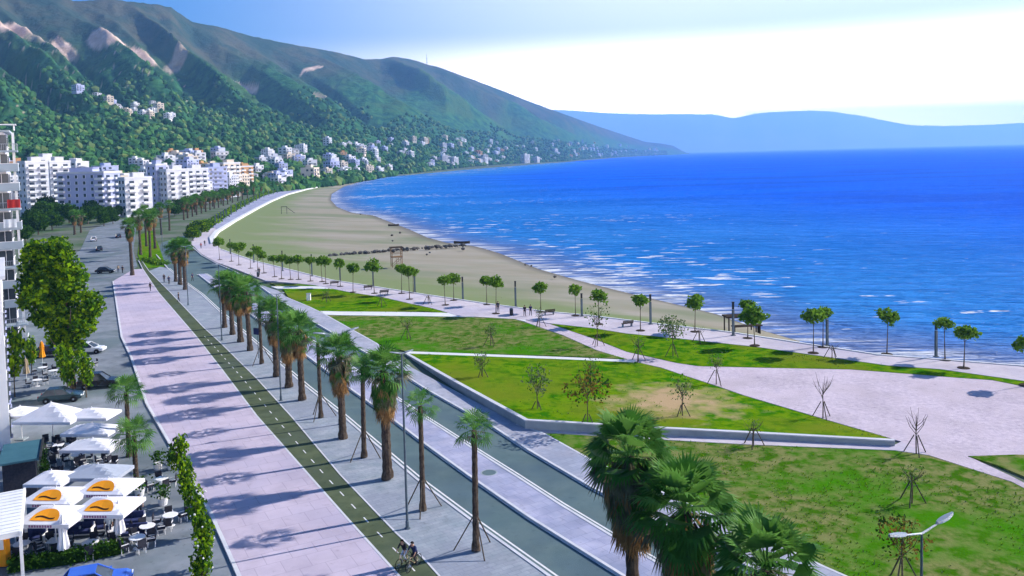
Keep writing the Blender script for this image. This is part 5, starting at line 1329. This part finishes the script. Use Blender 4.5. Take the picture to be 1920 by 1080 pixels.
def chair_proto():
    t = thing('cafe_chair', 'x', 'chair')
    b = MB(); b.box((0, 0, .44), (.5, .5, .08)); b.build('seat', M['rattan_dark'], t)
    b = MB(); b.box((0, .26, .72), (.5, .06, .5)); b.build('backrest', M['rattan_dark'], t)
    b = MB(); b.tube([(0, 0, 0), (0, 0, .42)], .022, 6); lm = b.mesh('leg', M['white_paint'])
    for x in (-.21, .21):
        for y in (-.21, .23): put(lm, 'leg', t, (x, y, 0))
    b = MB(); b.box((0, 0, .62), (.05, .46, .05)); am = b.mesh('armrest', M['white_paint'])
    for x in (-.26, .26): put(am, 'armrest', t, (x, .02, 0))
    return t
def table_proto(sq=False):
    t = thing('cafe_table', 'x', 'table')
    b = MB()
    if sq: b.box((0, 0, .74), (.8, .8, .05))
    else: b.lathe([(0, .765), (.5, .765), (.52, .745), (.5, .72), (0, .72)], 20)
    b.build('tabletop', M['white_paint'], t)
    b = MB(); b.tube([(0, 0, .03), (0, 0, .72)], .04, 8); b.build('leg', M['white_paint'], t); b = MB(); b.lathe([(0, .05), (.26, .04), (.3, 0)], 14); b.build('foot', M['white_paint'], t)
    return t
def sofa_proto():
    t = thing('terrace_sofa', 'x', 'sofa')
    b = MB(); b.box((0, 0, .22), (1.7, .72, .08)); b.box((0, .36, .5), (1.7, .06, .62)); 
    for sx in (-1, 1): b.box((sx * .85, 0, .36), (.07, .74, .5))
    b.build('frame', M['white_paint'], t)
    b = MB(); b.box((-.4, -.02, .36), (.76, .64, .2)); b.box((.4, -.02, .36), (.76, .64, .2)); b.build('seat_cushion', M['cushion_navy'], t)
    b = MB(); b.box((-.4, .28, .66), (.76, .14, .42)); b.box((.4, .28, .66), (.76, .14, .42)); b.build('back_cushion', M['cushion_navy'], t)
    return t
CH, TB, TQ, SF = chair_proto(), table_proto(), table_proto(True), sofa_proto()
first = set()
def place(proto, px, rz, label, group, z=0.0, s=1.0):
    p = gp(px[0], px[1], z) if not isinstance(px, Vector) else px
    if proto.name not in first:
        first.add(proto.name); proto.location = p; proto.rotation_euler = (0, 0, rz); proto['label'] = label; proto['group'] = group; proto.scale = (s, s, s); return proto
    return dup(proto, p, rz, label, group, s)
tabs = [((103, 1034), 'round white table left of the tall folded parasol'), ((170, 1038), 'round white table between the two tall folded parasols'), ((277, 1006), 'round white table outside the terrace beside the navy sofas'), ((214, 1012), 'round white table right beside the right folded parasol'), ((258, 1028), 'small round white table by the end of the terrace hedge'), ((42, 1040), 'round white table under the veranda edge'),
        ((302, 915), 'small round white table on the pavement below the bushy palm'), ((320, 985), 'round white table next to the small street trees'), ((146, 868), 'white table between the plain and the grey parasols'), ((110, 850), 'white table left of the plain parasol row'), ((100, 706), 'white table in the far forecourt'), ((70, 724), 'white table near the slim green tree'), ((140, 705), 'white table in front of the black car'), ((165, 690), 'white table under the tall green tree'), ((80, 700), 'white table between the folded orange parasols and the cars')]
for i, (q, lab) in enumerate(tabs):
    place(TB if i % 3 else TQ, q, .2 * i, lab.replace('round ', '') if i % 3 == 0 else lab, 'white cafe tables')
    for k in range(4 if q[1] > 830 else 3):
        a = .5 + k * 1.57 + .3 * math.sin(i * 3 + k); p = gp(*q) + Vector((math.cos(a), math.sin(a), 0)) * .85
        place(CH, p, a - math.pi / 2, 'dark cafe chair at the ' + (lab.replace('round ', '') if i % 3 == 0 else lab), 'dark cafe chairs')
for i, (q, rz, lab) in enumerate([((246, 985), .15, 'navy cushioned sofa outside the terrace, back one'), ((252, 1008), .15, 'navy cushioned sofa outside the terrace, front one'), ((150, 1005), .1, 'navy cushioned sofa between the folded parasols, left one'), ((178, 998), .1, 'navy cushioned sofa between the folded parasols, right one'), ((60, 1018), .1, 'navy cushioned sofa in the shade of the left printed parasols'), ((92, 1004), .1, 'navy cushioned sofa deep under the left printed parasols')]):
    place(SF, q, rz, lab, 'navy terrace sofas')
# clutter under the far parasols reads as one dim seating mass, built as chairs and planters
rg = random.Random(9)
for i in range(26):
    x = rg.uniform(72, 142); y = rg.uniform(835, 900); place(CH, (x, y), rg.uniform(0, 6.28), 'dark chair in the crowded seating between the kiosk and the plain parasols', 'crowded seating by the kiosk')
for i in range(10):
    x = rg.uniform(140, 215); y = rg.uniform(858, 892); place(CH, (x, y), rg.uniform(0, 6.28), 'dark chair in the seating below the plain parasol row', 'seating below the plain parasols')
hedge('terrace_hedge', [gp(18, 1072), gp(120, 1058), gp(232, 1036)], .7, .9, 9, ['leaf_mid', 'leaf_dark', 'leaf_dark'], 'clipped low hedge along the front of the cafe terrace', 330, .16)
hedge('terrace_hedge', [gp(72, 850), gp(80, 905)], .7, 1.0, 10, ['leaf_mid', 'leaf_dark', 'leaf_grey'], 'low planter hedge along the kiosk side of the terrace', 260, .18)
def planter(px, lab, s=1.0):
    t = thing('planter', lab, 'planter', gp(*px)); b = MB(); b.lathe([(.0, .02), (.22, .0), (.30, .42), (.26, .42), (.25, .36), (0, .36)], 14); b.build('pot', M['white_paint'], t)
    rgp = random.Random(px[0]); b = MB()
    for _ in range(130): b.leaf((rgp.gauss(0, .22), rgp.gauss(0, .22), .45 + rgp.random() * .75), .16, rgp, rgp.randrange(2))
    b.build('plant', [M['leaf_mid'], M['leaf_dark']], t); t.scale = (s, s, s)
for q, lab in [((306, 946), 'white pot with green shrub on the pavement near the printed parasols'), ((262, 930), 'white pot with shrub beside the trunk of the lower bushy palm'), ((296, 880), 'white pot with bushy shrub beside the upper bushy palm'), ((322, 880), 'white pot with shrub next to the farthest small street tree')]: planter(q, lab, 1.3)

# ------------------------------------------------------------------ cars
def car(px, rz, label, paint, suv=False, z=0.0):
    t = thing('parked_car', label, 'car', gp(px[0], px[1], z), rz)
    L_, W = 4.2, 1.75; hood = .95 if suv else .85; roof = 1.68 if suv else 1.45
    prof = [(-2.1, .38), (-2.12, .62), (-2.02, hood - .02), (-1.9, hood + .04), (-1.1, hood + .02), (.95, hood + .02), (1.75, hood - .06), (2.05, hood - .22), (2.12, .6), (2.08, .36)]
    b = MB(); ws = [.80, .87, .87, .84, .86, .86, .82, .76, .80, .76]
    n = len(prof)
    for s in (-1, 1):
        for (x, zz), wv in zip(prof, ws): b.v.append((x, s * wv, zz))
    for i in range(n - 1): b.f.append((i, i + 1, n + i + 1, n + i)); b.mi.append(0)
    b.f.append(tuple(range(n - 1, -1, -1))); b.mi.append(0); b.f.append(tuple(range(n, 2 * n))); b.mi.append(0); b.f.append((n - 1, 0, n, 2 * n - 1)); b.mi.append(0)
    # roof panel
    rx0, rx1 = (-1.75, .25) if suv else (-1.25, .2)
    b.box(((rx0 + rx1) / 2, 0, roof), (rx1 - rx0, 1.22, .07))
    for x in (rx0, rx1 - .0): pass
    bx = (-2.0, 1.05) if suv else (-1.75, 1.05)
    for s in (-1, 1):                                       # pillars
        b.tube([(bx[0], s * .80, hood), (rx0, s * .6, roof)], .045, 5); b.tube([(bx[1], s * .80, hood), (rx1, s * .6, roof)], .045, 5); b.tube([((bx[0] + bx[1]) / 2, s * .82, hood), ((rx0 + rx1) / 2, s * .62, roof)], .04, 5)
    b.build('body', M[paint], t)
    b = MB(); lo = [(bx[0] + .03, -.79), (bx[1] - .03, -.79), (bx[1] - .03, .79), (bx[0] + .03, .79)]; hi = [(rx0 + .02, -.59), (rx1 - .02, -.59), (rx1 - .02, .59), (rx0 + .02, .59)]
    vs = [(x, y, hood + .01) for x, y in lo] + [(x, y, roof - .036) for x, y in hi]; b.add(vs, [(0, 1, 5, 4), (1, 2, 6, 5), (2, 3, 7, 6), (3, 0, 4, 7)]); b.build('window', M['window_glass'], t)
    b = MB(); a = []
    for r, y in ((.0, -.1), (.3, -.1), (.33, -.07), (.33, .07), (.3, .1), (0, .1)): a.append((r, y))
    for r, y in a:
        for k in range(16): an = 2 * math.pi * k / 16; b.v.append((r * math.cos(an), y, r * math.sin(an)))
    for i in range(len(a) - 1):
        for k in range(16): b.f.append((i * 16 + k, i * 16 + (k + 1) % 16, (i + 1) * 16 + (k + 1) % 16, (i + 1) * 16 + k)); b.mi.append(0)
    tm = b.mesh('tyre', M['rubber']); b = MB()
    for k in range(5):
        an = k * 2 * math.pi / 5; b.tube([(0, 0, 0), (.2 * math.cos(an), 0, .2 * math.sin(an))], .035, 5)
    b.tube([(0, -.11, 0), (0, .11, 0)], .09, 10); rm = b.mesh('rim', M['grey_metal'])
    for x in (-1.3, 1.35):
        for s in (-1, 1):
            wv = put(None, 'wheel', t, (x, s * .80, .33)); put(tm, 'tyre', wv); put(rm, 'rim', wv, (0, s * .03, 0)).scale = (1.05, 1.1, 1.05)
    b = MB(); b.box((0, 0, 0), (.08, .34, .13)); hm = b.mesh('headlight', M['lamp_lens']); b = MB(); b.box((0, 0, 0), (.06, .26, .2)); tl = b.mesh('tail_light', M['red_lens'])
    for s in (-1, 1): put(hm, 'headlight', t, (2.06, s * .56, hood - .22)); put(tl, 'tail_light', t, (-2.1, s * .62, hood - .1))
    b = MB(); b.box((2.13, 0, .56), (.03, .5, .11)); b.box((-2.14, 0, .62), (.03, .5, .11)); b.build('number_plate', M['white_paint'], t)
    b = MB(); b.box((0, 0, 0), (.12, .18, .12)); mm_ = b.mesh('mirror', M[paint])
    for s in (-1, 1): put(mm_, 'mirror', t, (.85, s * .98, hood + .08))
car((186, 726), R_(12), 'black parked car left of the promenade beside the bushy palm', 'car_black', True)
car((116, 752), R_(14), 'dark teal hatchback parked in front of the wide white canopy', 'car_teal')
car((166, 662), R_(5), 'white car parked beside the foot of the tall green tree', 'car_white')
car((198, 512), R_(8), 'black car on the side street by the head of the promenade', 'car_black')
car((176, 1112), R_(20), 'bright blue parked car cut by the bottom edge below the terrace hedge', 'car_blue')
car((96, 668), R_(10), 'dark car in the shade left of the tall green tree', 'car_black')

for i, (x, y, pt, lab) in enumerate([(176, 452, 'car_white', 'white car parked far up the side street near the dark bushy trees'), (186, 470, 'car_teal', 'dark teal car parked up the side street, nearer than the white one'), (222, 446, 'car_black', 'black car far up the side street near the lone tan palm')]):
    car((x, y), R_(115), lab, pt)
# ------------------------------------------------------------------ people
def skin_body(verts, edges, radii, root, sub=1):
    me = bpy.data.meshes.new('skel'); me.from_pydata(verts, edges, []); o = bpy.data.objects.new('skel', me); C.objects.link(o)
    md = o.modifiers.new('skin', 'SKIN'); sk = me.skin_vertices[0].data
    for i, r in enumerate(radii): sk[i].radius = (r, r)
    sk[root].use_root = True
    if sub: s2 = o.modifiers.new('sub', 'SUBSURF'); s2.levels = sub
    bpy.context.view_layer.update()
    ev = o.evaluated_get(bpy.context.evaluated_depsgraph_get()); out = bpy.data.meshes.new_from_object(ev)
    bpy.data.objects.remove(o); bpy.data.meshes.remove(me); return out
def person_mesh(pose, cols, seed=0):
    """pose -> joints (metres, facing -y). cols = (top, bottom, shoes)"""
    J = pose; names = list(J); idx = {n_: i for i, n_ in enumerate(names)}
    E = [('pelvis', 'waist'), ('waist', 'chest'), ('chest', 'neck'), ('neck', 'head'), ('head', 'crown'), ('head', 'nose')]
    for s in 'lr':
        E += [('chest', s + 'sho'), (s + 'sho', s + 'elb'), (s + 'elb', s + 'wri'), (s + 'wri', s + 'pal'), ('pelvis', s + 'hip'), (s + 'hip', s + 'kne'), (s + 'kne', s + 'ank'), (s + 'ank', s + 'toe')]
    rad = {'pelvis': .135, 'waist': .125, 'chest': .15, 'neck': .06, 'head': .095, 'crown': .075, 'nose': .022}
    for s in 'lr': rad.update({s + 'sho': .075, s + 'elb': .05, s + 'wri': .034, s + 'pal': .036, s + 'hip': .09, s + 'kne': .062, s + 'ank': .045, s + 'toe': .04})
    me = skin_body([J[n_] for n_ in names], [(idx[a], idx[b]) for a, b in E], [rad[n_] for n_ in names], idx['pelvis'])
    bm = bmesh.new(); bm.from_mesh(me)
    # fingers grow from each palm: four of unequal length and a thumb off its side
    for s, sg in (('l', -1), ('r', 1)):
        pa = Vector(J[s + 'pal']); d = (pa - Vector(J[s + 'wri'])).normalized(); side = d.cross(Vector((0, -1, .2))).normalized(); nrm = side.cross(d)
        for k, (off, ln) in enumerate([(-.027, .065), (-.009, .078), (.009, .073), (.027, .058)]):
            a = pa + side * off; b_ = a + d * ln * .55; c = b_ + (d + nrm * .7).normalized() * ln * .5; tb = MB(); tb.tube([a, b_, c], [.0095, .0085, .006], 5)
            vs = [bm.verts.new(v) for v in tb.v]
            for f in tb.f: bm.faces.new([vs[i] for i in f])
        a = pa - d * .03 + side * .03 * sg; b_ = a + (d * .6 + side * .8 * sg).normalized() * .035; c = b_ + d * .03; tb = MB(); tb.tube([a, b_, c], [.012, .010, .007], 5)
        vs = [bm.verts.new(v) for v in tb.v]
        for f in tb.f: bm.faces.new([vs[i] for i in f])
    bm.to_mesh(me); bm.free()
    for mname in ('skin', cols[0], cols[1], cols[2], 'hair'): me.materials.append(M[mname])
    K = {k: Vector(v) for k, v in J.items()}
    def dseg(p, a, b):
        d = b - a; t = max(0, min(1, (p - a).dot(d) / max(1e-9, d.length_squared))); return (p - a - d * t).length
    segs = [(0, 'head', 'crown'), (0, 'neck', 'head'), (1, 'pelvis', 'waist'), (1, 'waist', 'chest')]
    for s in 'lr': segs += [(1, 'chest', s + 'sho'), (1, s + 'sho', s + 'elb'), (0, s + 'elb', s + 'wri'), (0, s + 'wri', s + 'pal'), (2, 'pelvis', s + 'hip'), (2, s + 'hip', s + 'kne'), (2, s + 'kne', s + 'ank'), (3, s + 'ank', s + 'toe')]
    for p in me.polygons:
        c = p.center; best = min(segs, key=lambda q: dseg(c, K[q[1]], K[q[2]]) / (.6 if q[1] == 'waist' else 1)); p.material_index = best[0]; p.use_smooth = True
    return me
def stand_pose(stride=.0, arm=.0, h=1.72):
    J = {'pelvis': (0, 0, .95), 'waist': (0, 0, 1.12), 'chest': (0, 0, 1.33), 'neck': (0, -.01, 1.50), 'head': (0, -.02, 1.60), 'crown': (0, 0, 1.68), 'nose': (0, -.115, 1.59)}
    for s, q in (('l', -1), ('r', 1)):
        k = stride * q
        J.update({s + 'sho': (q * .19, 0, 1.42), s + 'elb': (q * .25, .04 + k * .5, 1.14), s + 'wri': (q * .25, -.06 + k * .9, .92), s + 'pal': (q * .245, -.08 + k * 1.0, .85), s + 'hip': (q * .10, 0, .90), s + 'kne': (q * .105, -.03 - k * .5, .49), s + 'ank': (q * .11, .02 - k * 1.0, .075), s + 'toe': (q * .125, -.12 - k * 1.0, .045)})
    return J
def hair_mesh(J, long=False):
    b = MB(); c = Vector(J['head']).lerp(Vector(J['crown']), .45); n, m_ = 12, 7
    for i in range(m_ + 1):
        el = 1.57 - i / m_ * (2.3 if long else 1.75)
        for k in range(n):
            a = 2 * math.pi * k / n; front = max(0, -math.sin(a)); e2 = max(el, .35) if front > .35 else el
            r = .112; b.v.append((c.x + r * math.cos(e2) * math.cos(a), c.y + .012 + r * 1.08 * math.cos(e2) * math.sin(a), c.z + r * 1.05 * math.sin(e2)))
    for i in range(m_):
        for k in range(n): b.f.append((i * n + k, (i + 1) * n + k, (i + 1) * n + (k + 1) % n, i * n + (k + 1) % n)); b.mi.append(0)
    return b.mesh('hair', M['hair'], True)
def eyes_mesh(J):
    b = MB(); h = Vector(J['head']); rg_ = random.Random(1)
    for s in (-1, 1): b.blob((h.x + s * .034, h.y - .088, h.z + .028), .012, rg_, 0, 1, 0)
    b.box((h.x, h.y - .092, h.z - .048), (.045, .012, .01)); 
    return b.mesh('face_features', M['hair'])
PEO = {}
def person(px, rz, label, cols, stride=.12, z=ZP, s=1.0, long=False, group=None):
    key = (cols, stride, long)
    if key not in PEO:
        J = stand_pose(stride); PEO[key] = (person_mesh(J, cols), hair_mesh(J, long), eyes_mesh(J))
    p = gp(px[0], px[1], z); me, hm, em = PEO[key]; o = put(me, 'person', None, p, rz); o.scale = (s, s, s); tag(o, label, 'person', group); put(hm, 'hair', o); put(em, 'face_features', o); return o
BK = ('cloth_black', 'cloth_black', 'cloth_black'); WN = ('cloth_white', 'cloth_navy', 'cloth_black'); NV = ('cloth_navy', 'cloth_black', 'rubber'); TN = ('cloth_tan', 'cloth_navy', 'rubber'); RD = ('cloth_red', 'cloth_black', 'rubber')
for px, rz, lab, cols, st in [((984, 593), .3, 'person in black on the seafront promenade, left of the pair by the diagonal path', BK, .10), ((995, 592), .3, 'person in navy on the seafront promenade, right of the pair by the diagonal path', NV, .14),
      ((308, 529), 0, 'person in black standing by the road bend palms, left of two', BK, .05), ((317, 533), .2, 'person in navy standing by the road bend palms, right of two', NV, .1), ((282, 546), 2.8, 'person in black walking along the promenade beside the cycle path', BK, .14), ((335, 566), 1.6, 'person in black sitting height beside the cycle path near a lamp post', BK, .12),
      ((361, 527), 1.0, 'person in navy crossing the road at the bend', NV, .14), ((230, 512), 3.0, 'person in black near the lone tan palm', BK, .1), ((222, 511), 0.4, 'person in tan near the lone tan palm', TN, .1), ((934, 585), .2, 'person in black beside the promenade pines', BK, .1),
      ((384, 461), .7, 'person in black on the promenade beyond the road bend', BK, .1), ((377, 466), .2, 'person in red on the promenade beyond the road bend', RD, .1), ((486, 516), .4, 'person in black at the promenade corner by the road', BK, .1), ((205, 1010), .2, 'person in white standing between the terrace tables', WN, .02), ((262, 972), .5, 'person in black by the navy sofas', BK, .05)]:
    person(px, rz, lab.replace('sitting height', 'standing'), cols, st)
# two cyclists riding towards the camera on the cycle path
def bicycle(px, rz, label, z):
    t = thing('bicycle', label, 'bicycle', gp(px[0], px[1], z), rz)
    def wheel_meshes():
        b = MB(); n = 28; r = .33; pts = [(0, r * math.cos(2 * math.pi * k / n), r * math.sin(2 * math.pi * k / n)) for k in range(n + 1)]; b.tube(pts, .021, 6, cap=False); tm = b.mesh('tyre', M['rubber'])
        b = MB(); b.tube([(-.05, 0, 0), (.05, 0, 0)], .03, 8)
        for k in range(14): a = 2 * math.pi * k / 14; b.tube([(0, 0, 0), (0, .32 * math.cos(a), .32 * math.sin(a))], .003, 3)
        return tm, b.mesh('spokes', M['grey_metal'])
    tm, sm = wheel_meshes()
    for y in (-.53, .50): w_ = put(None, 'wheel', t, (0, y, .345)); put(tm, 'tyre', w_); put(sm, 'spokes', w_)
    b = MB()
    for a, c in (((0, .50, .345), (0, .10, .30)), ((0, .10, .30), (0, .22, .82)), ((0, .50, .345), (0, .20, .76)), ((0, .19, .72), (0, -.36, .78)), ((0, .10, .30), (0, -.38, .72)), ((0, -.34, .88), (0, -.53, .345))): b.tube([a, c], .019, 6)
    b.build('frame', M['cloth_tan'], t)
    b = MB(); b.tube([(-.29, -.30, .99), (-.12, -.36, .97), (.12, -.36, .97), (.29, -.30, .99)], .014, 6); b.tube([(0, -.34, .88), (0, -.36, .97)], .016, 6); b.build('handlebar', M['dark_metal'], t)
    b = MB(); b.box((0, .25, .87), (.15, .27, .06), 0, 0, .8); b.build('saddle', M['cloth_black'], t)
    b = MB(); b.tube([(-.12, .10, .30), (.12, .10, .30)], .015, 6); b.box((-.16, .10, .20), (.09, .1, .02)); b.box((.16, .10, .42), (.09, .1, .02)); b.tube([(-.12, .10, .30), (-.12, .10, .2)], .012, 5); b.tube([(.12, .10, .30), (.12, .10, .42)], .012, 5); b.build('pedals', M['dark_metal'], t)
    return t
def rider(px, rz, label, cols, z, long=False):
    J = {'pelvis': (0, .20, .97), 'waist': (0, .13, 1.13), 'chest': (0, 0, 1.33), 'neck': (0, -.07, 1.48), 'head': (0, -.11, 1.58), 'crown': (0, -.10, 1.67), 'nose': (0, -.205, 1.565)}
    for s, q in (('l', -1), ('r', 1)):
        kz = .07 * q
        J.update({s + 'sho': (q * .19, -.03, 1.40), s + 'elb': (q * .27, -.16, 1.16), s + 'wri': (q * .275, -.27, 1.04), s + 'pal': (q * .27, -.315, 1.015), s + 'hip': (q * .10, .18, .92), s + 'kne': (q * .13, -.13, .66 + kz), s + 'ank': (q * .15, .10, .30 + kz * 1.6), s + 'toe': (q * .16, -.04, .25 + kz * 1.6)})
    o = put(person_mesh(J, cols), 'person', None, gp(px[0], px[1], z), rz); tag(o, label, 'person'); put(hair_mesh(J, long), 'hair', o); put(eyes_mesh(J), 'face_features', o)
bz = R_(-28); zz = ZP - .018
bicycle((757, 1062), bz, 'tan framed bicycle ridden by the person in the black top', zz); rider((757, 1062), bz, 'person in black top and pale trousers riding towards the camera', ('cloth_black', 'cloth_white', 'rubber'), zz)
bicycle((776, 1066), bz, 'tan framed bicycle ridden by the person in the dark patterned top', zz); rider((776, 1066), bz, 'person in navy top riding just right of the black clad cyclist', ('cloth_navy', 'cloth_black', 'rubber'), zz)

# ------------------------------------------------------------------ beach things and small furniture
rg = random.Random(41); ROCKM = []
for i in range(4): b = MB(); b.blob((0, 0, .3), .8, rg, 0, .75, .3); ROCKM.append(b.mesh('rock', M['rock']))
zb = -.8
for i in range(64):
    q = i / 63; a, c, e = gp(618, 480, zb), gp(745, 469, zb), gp(872, 461, zb); p = a.lerp(c, q * 2) if q < .5 else c.lerp(e, q * 2 - 1)
    p = p + Vector((rg.gauss(0, .35), rg.gauss(0, .9), 0)); o = put(ROCKM[i % 4], 'rock', None, p, rg.uniform(0, 6)); s = rg.uniform(.4, .95); o.scale = (s, s, s * rg.uniform(.7, 1.1))
    tag(o, 'dark boulder in the rock groyne crossing the beach', 'rock', 'boulders of the beach groyne')
for i, (x, y, s) in enumerate([(735, 442, .6), (750, 437, .6), (736, 452, .4), (676, 402, .5), (868, 468, .8), (800, 478, .4), (806, 474, .4), (940, 560, .3), (1010, 548, .35), (985, 497, .4), (996, 499, .4), (1040, 520, .5)]):
    tag(put(ROCKM[i % 4], 'rock', None, gp(x, y, -.9), i), 'lone dark stone on the sand, %s from the left' % ORD[i], 'rock', 'stones scattered on the sand').scale = (s, s, s)
def boat(px, rz, label, L_=4.2):
    t = thing('rowing_boat', label, 'boat', gp(px[0], px[1], -.9), rz); b = MB(); n = 10
    for i in range(n + 1):
        u = i / n * 2 - 1; wv = .75 * (1 - abs(u) ** 2.6) ** .6 if abs(u) < 1 else 0; x = u * L_ / 2; sh = .62 + .22 * u * u
        for y, z in ((-wv, sh), (-wv * .85, .28), (-wv * .3, .05), (wv * .3, .05), (wv * .85, .28), (wv, sh)): b.v.append((x, y, z))
    for i in range(n):
        for j in range(5): q = i * 6 + j; b.f.append((q, q + 1, q + 7, q + 6)); b.mi.append(0)
    b.build('hull', M['dark_timber'], t); b = MB(); b.box((-.7, 0, .45), (.28, 1.25, .05)); b.box((.7, 0, .45), (.28, 1.25, .05)); b.build('bench', M['timber'], t)
boat((738, 424), .2, 'dark rowing boat drawn up on the sand near the waterline'); boat((866, 457), -.15, 'dark rowing boat at the water end of the rock groyne', 5.0)
def tower(px, label, H, rz=.3):
    t = thing('lookout_tower', label, 'lookout tower', gp(px[0], px[1], -.6), rz)
    b = MB(); b.tube([(0, 0, 0), (0, 0, 1)], .09, 6); lm = b.mesh('leg', M['timber'])
    for x in (-1.2, 1.2):
        for y in (-1.0, 1.0): k = put(lm, 'leg', t, (x, y, 0)); k.scale = (1, 1, H)
    b = MB(); b.box((0, 0, H * .52), (2.7, 2.3, .14)); b.build('platform', M['timber'], t); b = MB(); b.box((0, 0, H + .06), (3.1, 2.7, .14)); b.build('roof', M['dark_timber'], t)
    b = MB(); 
    for y in (-1.05, 1.05): b.box((0, y, H * .52 + .8), (2.6, .06, .1)); b.tube([(-1.2, y, .2), (1.2, y, H * .5)], .05, 5)
    b.build('railing', M['timber'], t)
    b = MB(); b.tube([(-.3, -1.1, H * .52), (-.3, -2.6, 0)], .05, 5); b.tube([(.3, -1.1, H * .52), (.3, -2.6, 0)], .05, 5)
    for k in range(6): q = (k + .5) / 6; b.tube([(-.3, -2.6 + 1.5 * q, H * .52 * q), (.3, -2.6 + 1.5 * q, H * .52 * q)], .035, 5)
    b.build('ladder', M['timber'], t)
tower((744, 500), 'brown timber lookout tower on the sand behind the promenade pines', 4.6)
def slide(px):
    t = thing('beach_frame', 'dark timber frame standing alone on the far sand', 'frame', gp(px[0], px[1], -.6), .4); b = MB()
    for x in (-1.3, 1.3): b.tube([(x, 0, 0), (x, 0, 3.6)], .12, 6)
    b.build('post', M['dark_timber'], t); b = MB(); b.box((0, 0, 3.55), (3.0, .2, .25)); b.tube([(1.3, 0, 3.2), (5.0, -.5, .2)], .12, 6); b.build('beam', M['dark_timber'], t)
slide((533, 401))
def shelter(px):
    t = thing('beach_shelter', 'dark timber shelter with flat roofs at the sea edge of the promenade', 'shelter', gp(px[0], px[1], -.5), R_(8))
    b = MB(); b.box((0, 0, 2.3), (4.6, 2.0, .2)); b.build('roof', M['dark_timber'], t)
    b = MB(); b.box((.3, -1.5, 1.15), (4.2, 1.0, .14)); b.build('counter', M['dark_timber'], t); b = MB(); b.tube([(0, 0, 0), (0, 0, 2.25)], .1, 6); lm = b.mesh('post', M['dark_timber'])
    for x in (-2.0, 2.0):
        for y in (-.8, .8): put(lm, 'post', t, (x, y, 0))
    b = MB(); b.box((0, -1.5, .55), (.14, .8, 1.1)); lm = b.mesh('leg', M['dark_timber'])
    for x in (-1.6, 2.1): put(lm, 'leg', t, (x, 0, 0))
shelter((1388, 622))
def bench(px, rz, label):
    t = thing('park_bench', label, 'bench', gp(px[0], px[1], ZP), rz); b = MB()
    for k in range(4): b.box((0, -.2 + k * .13, .45), (1.7, .11, .045))
    b.build('seat', M['dark_timber'], t); b = MB()
    for k in range(3): b.box((0, .3 + k * .03, .58 + k * .14), (1.7, .04, .11))
    b.build('backrest', M['dark_timber'], t); b = MB(); b.box((0, 0, .22), (.07, .5, .44)); lm = b.mesh('leg', M['concrete_wall'])
    for x in (-.7, .7): put(lm, 'leg', t, (x, 0, 0))
for i, (x, y) in enumerate([(1176, 612), (1030, 590), (720, 552), (690, 543), (627, 535)]): bench((x, y), R_(200), 'dark timber bench on the seafront promenade, %s from the right' % ORD[i])
def sign_box(px, top, label):
    p = gp(*px, ZP); H = hgt(px, top, ZP); t = thing('road_sign', label, 'sign', p, R_(-25)); b = MB(); b.tube([(0, 0, 0), (0, 0, H)], .05, 8); b.build('pole', M['pole_metal'], t)
    b = MB(); b.box((0, -.08, H - .5), (1.1, .1, .8)); b.build('panel', M['cloth_navy'], t); b = MB(); b.box((0, -.0, H - .5), (1.16, .05, .86)); b.build('frame', M['dark_metal'], t)
sign_box((485, 672), 614, 'dark navy sign panel on a pole beside the staked palm')
for i, (x, y, lab) in enumerate([(959, 591, 'dark litter bin beside the promenade and diagonal path'), (484, 519, 'dark litter bin at the promenade corner by the road')]):
    t = thing('litter_bin', lab, 'bin', gp(x, y, ZP)); b = MB(); b.lathe([(0, .02), (.26, 0), (.28, .95), (.24, .98), (0, .9)], 14); b.build('body', M['dark_metal'], t); b = MB(); b.lathe([(.30, .98), (.30, 1.04), (.1, 1.16), (0, 1.17)], 14); b.build('lid', M['pole_metal'], t)
t = thing('utility_box', 'small white utility box on the far lawn wedge', 'box', gp(579, 563, .1)); b = MB(); b.box((0, 0, .6), (.7, .5, 1.2)); b.build('cabinet', M['white_paint'], t); b = MB(); b.box((0, 0, 1.23), (.8, .6, .07)); b.build('lid', M['grey_metal'], t)
t = thing('manhole_cover', 'round dark drain cover set in the median', 'drain cover', gp(917, 886, .165)); b = MB(); b.lathe([(0, .012), (.5, .012), (.55, 0)], 20); b.build('cover', M['asphalt'], t); b = MB(); b.lathe([(.55, .0), (.62, .014), (.68, 0)], 20); b.build('rim', M['concrete_wall'], t)
# mast on the ridge
p = terr(806, 1.0); t = thing('radio_mast', 'thin radio mast on the mountain ridge', 'mast', p); b = MB(); b.tube([(0, 0, -5), (0, 0, 55)], [1.6, .5], 6); b.build('mast', M['dark_metal'], t); b = MB(); b.box((0, 0, 30), (6, 1.2, 3)); b.build('antenna', M['dark_metal'], t)
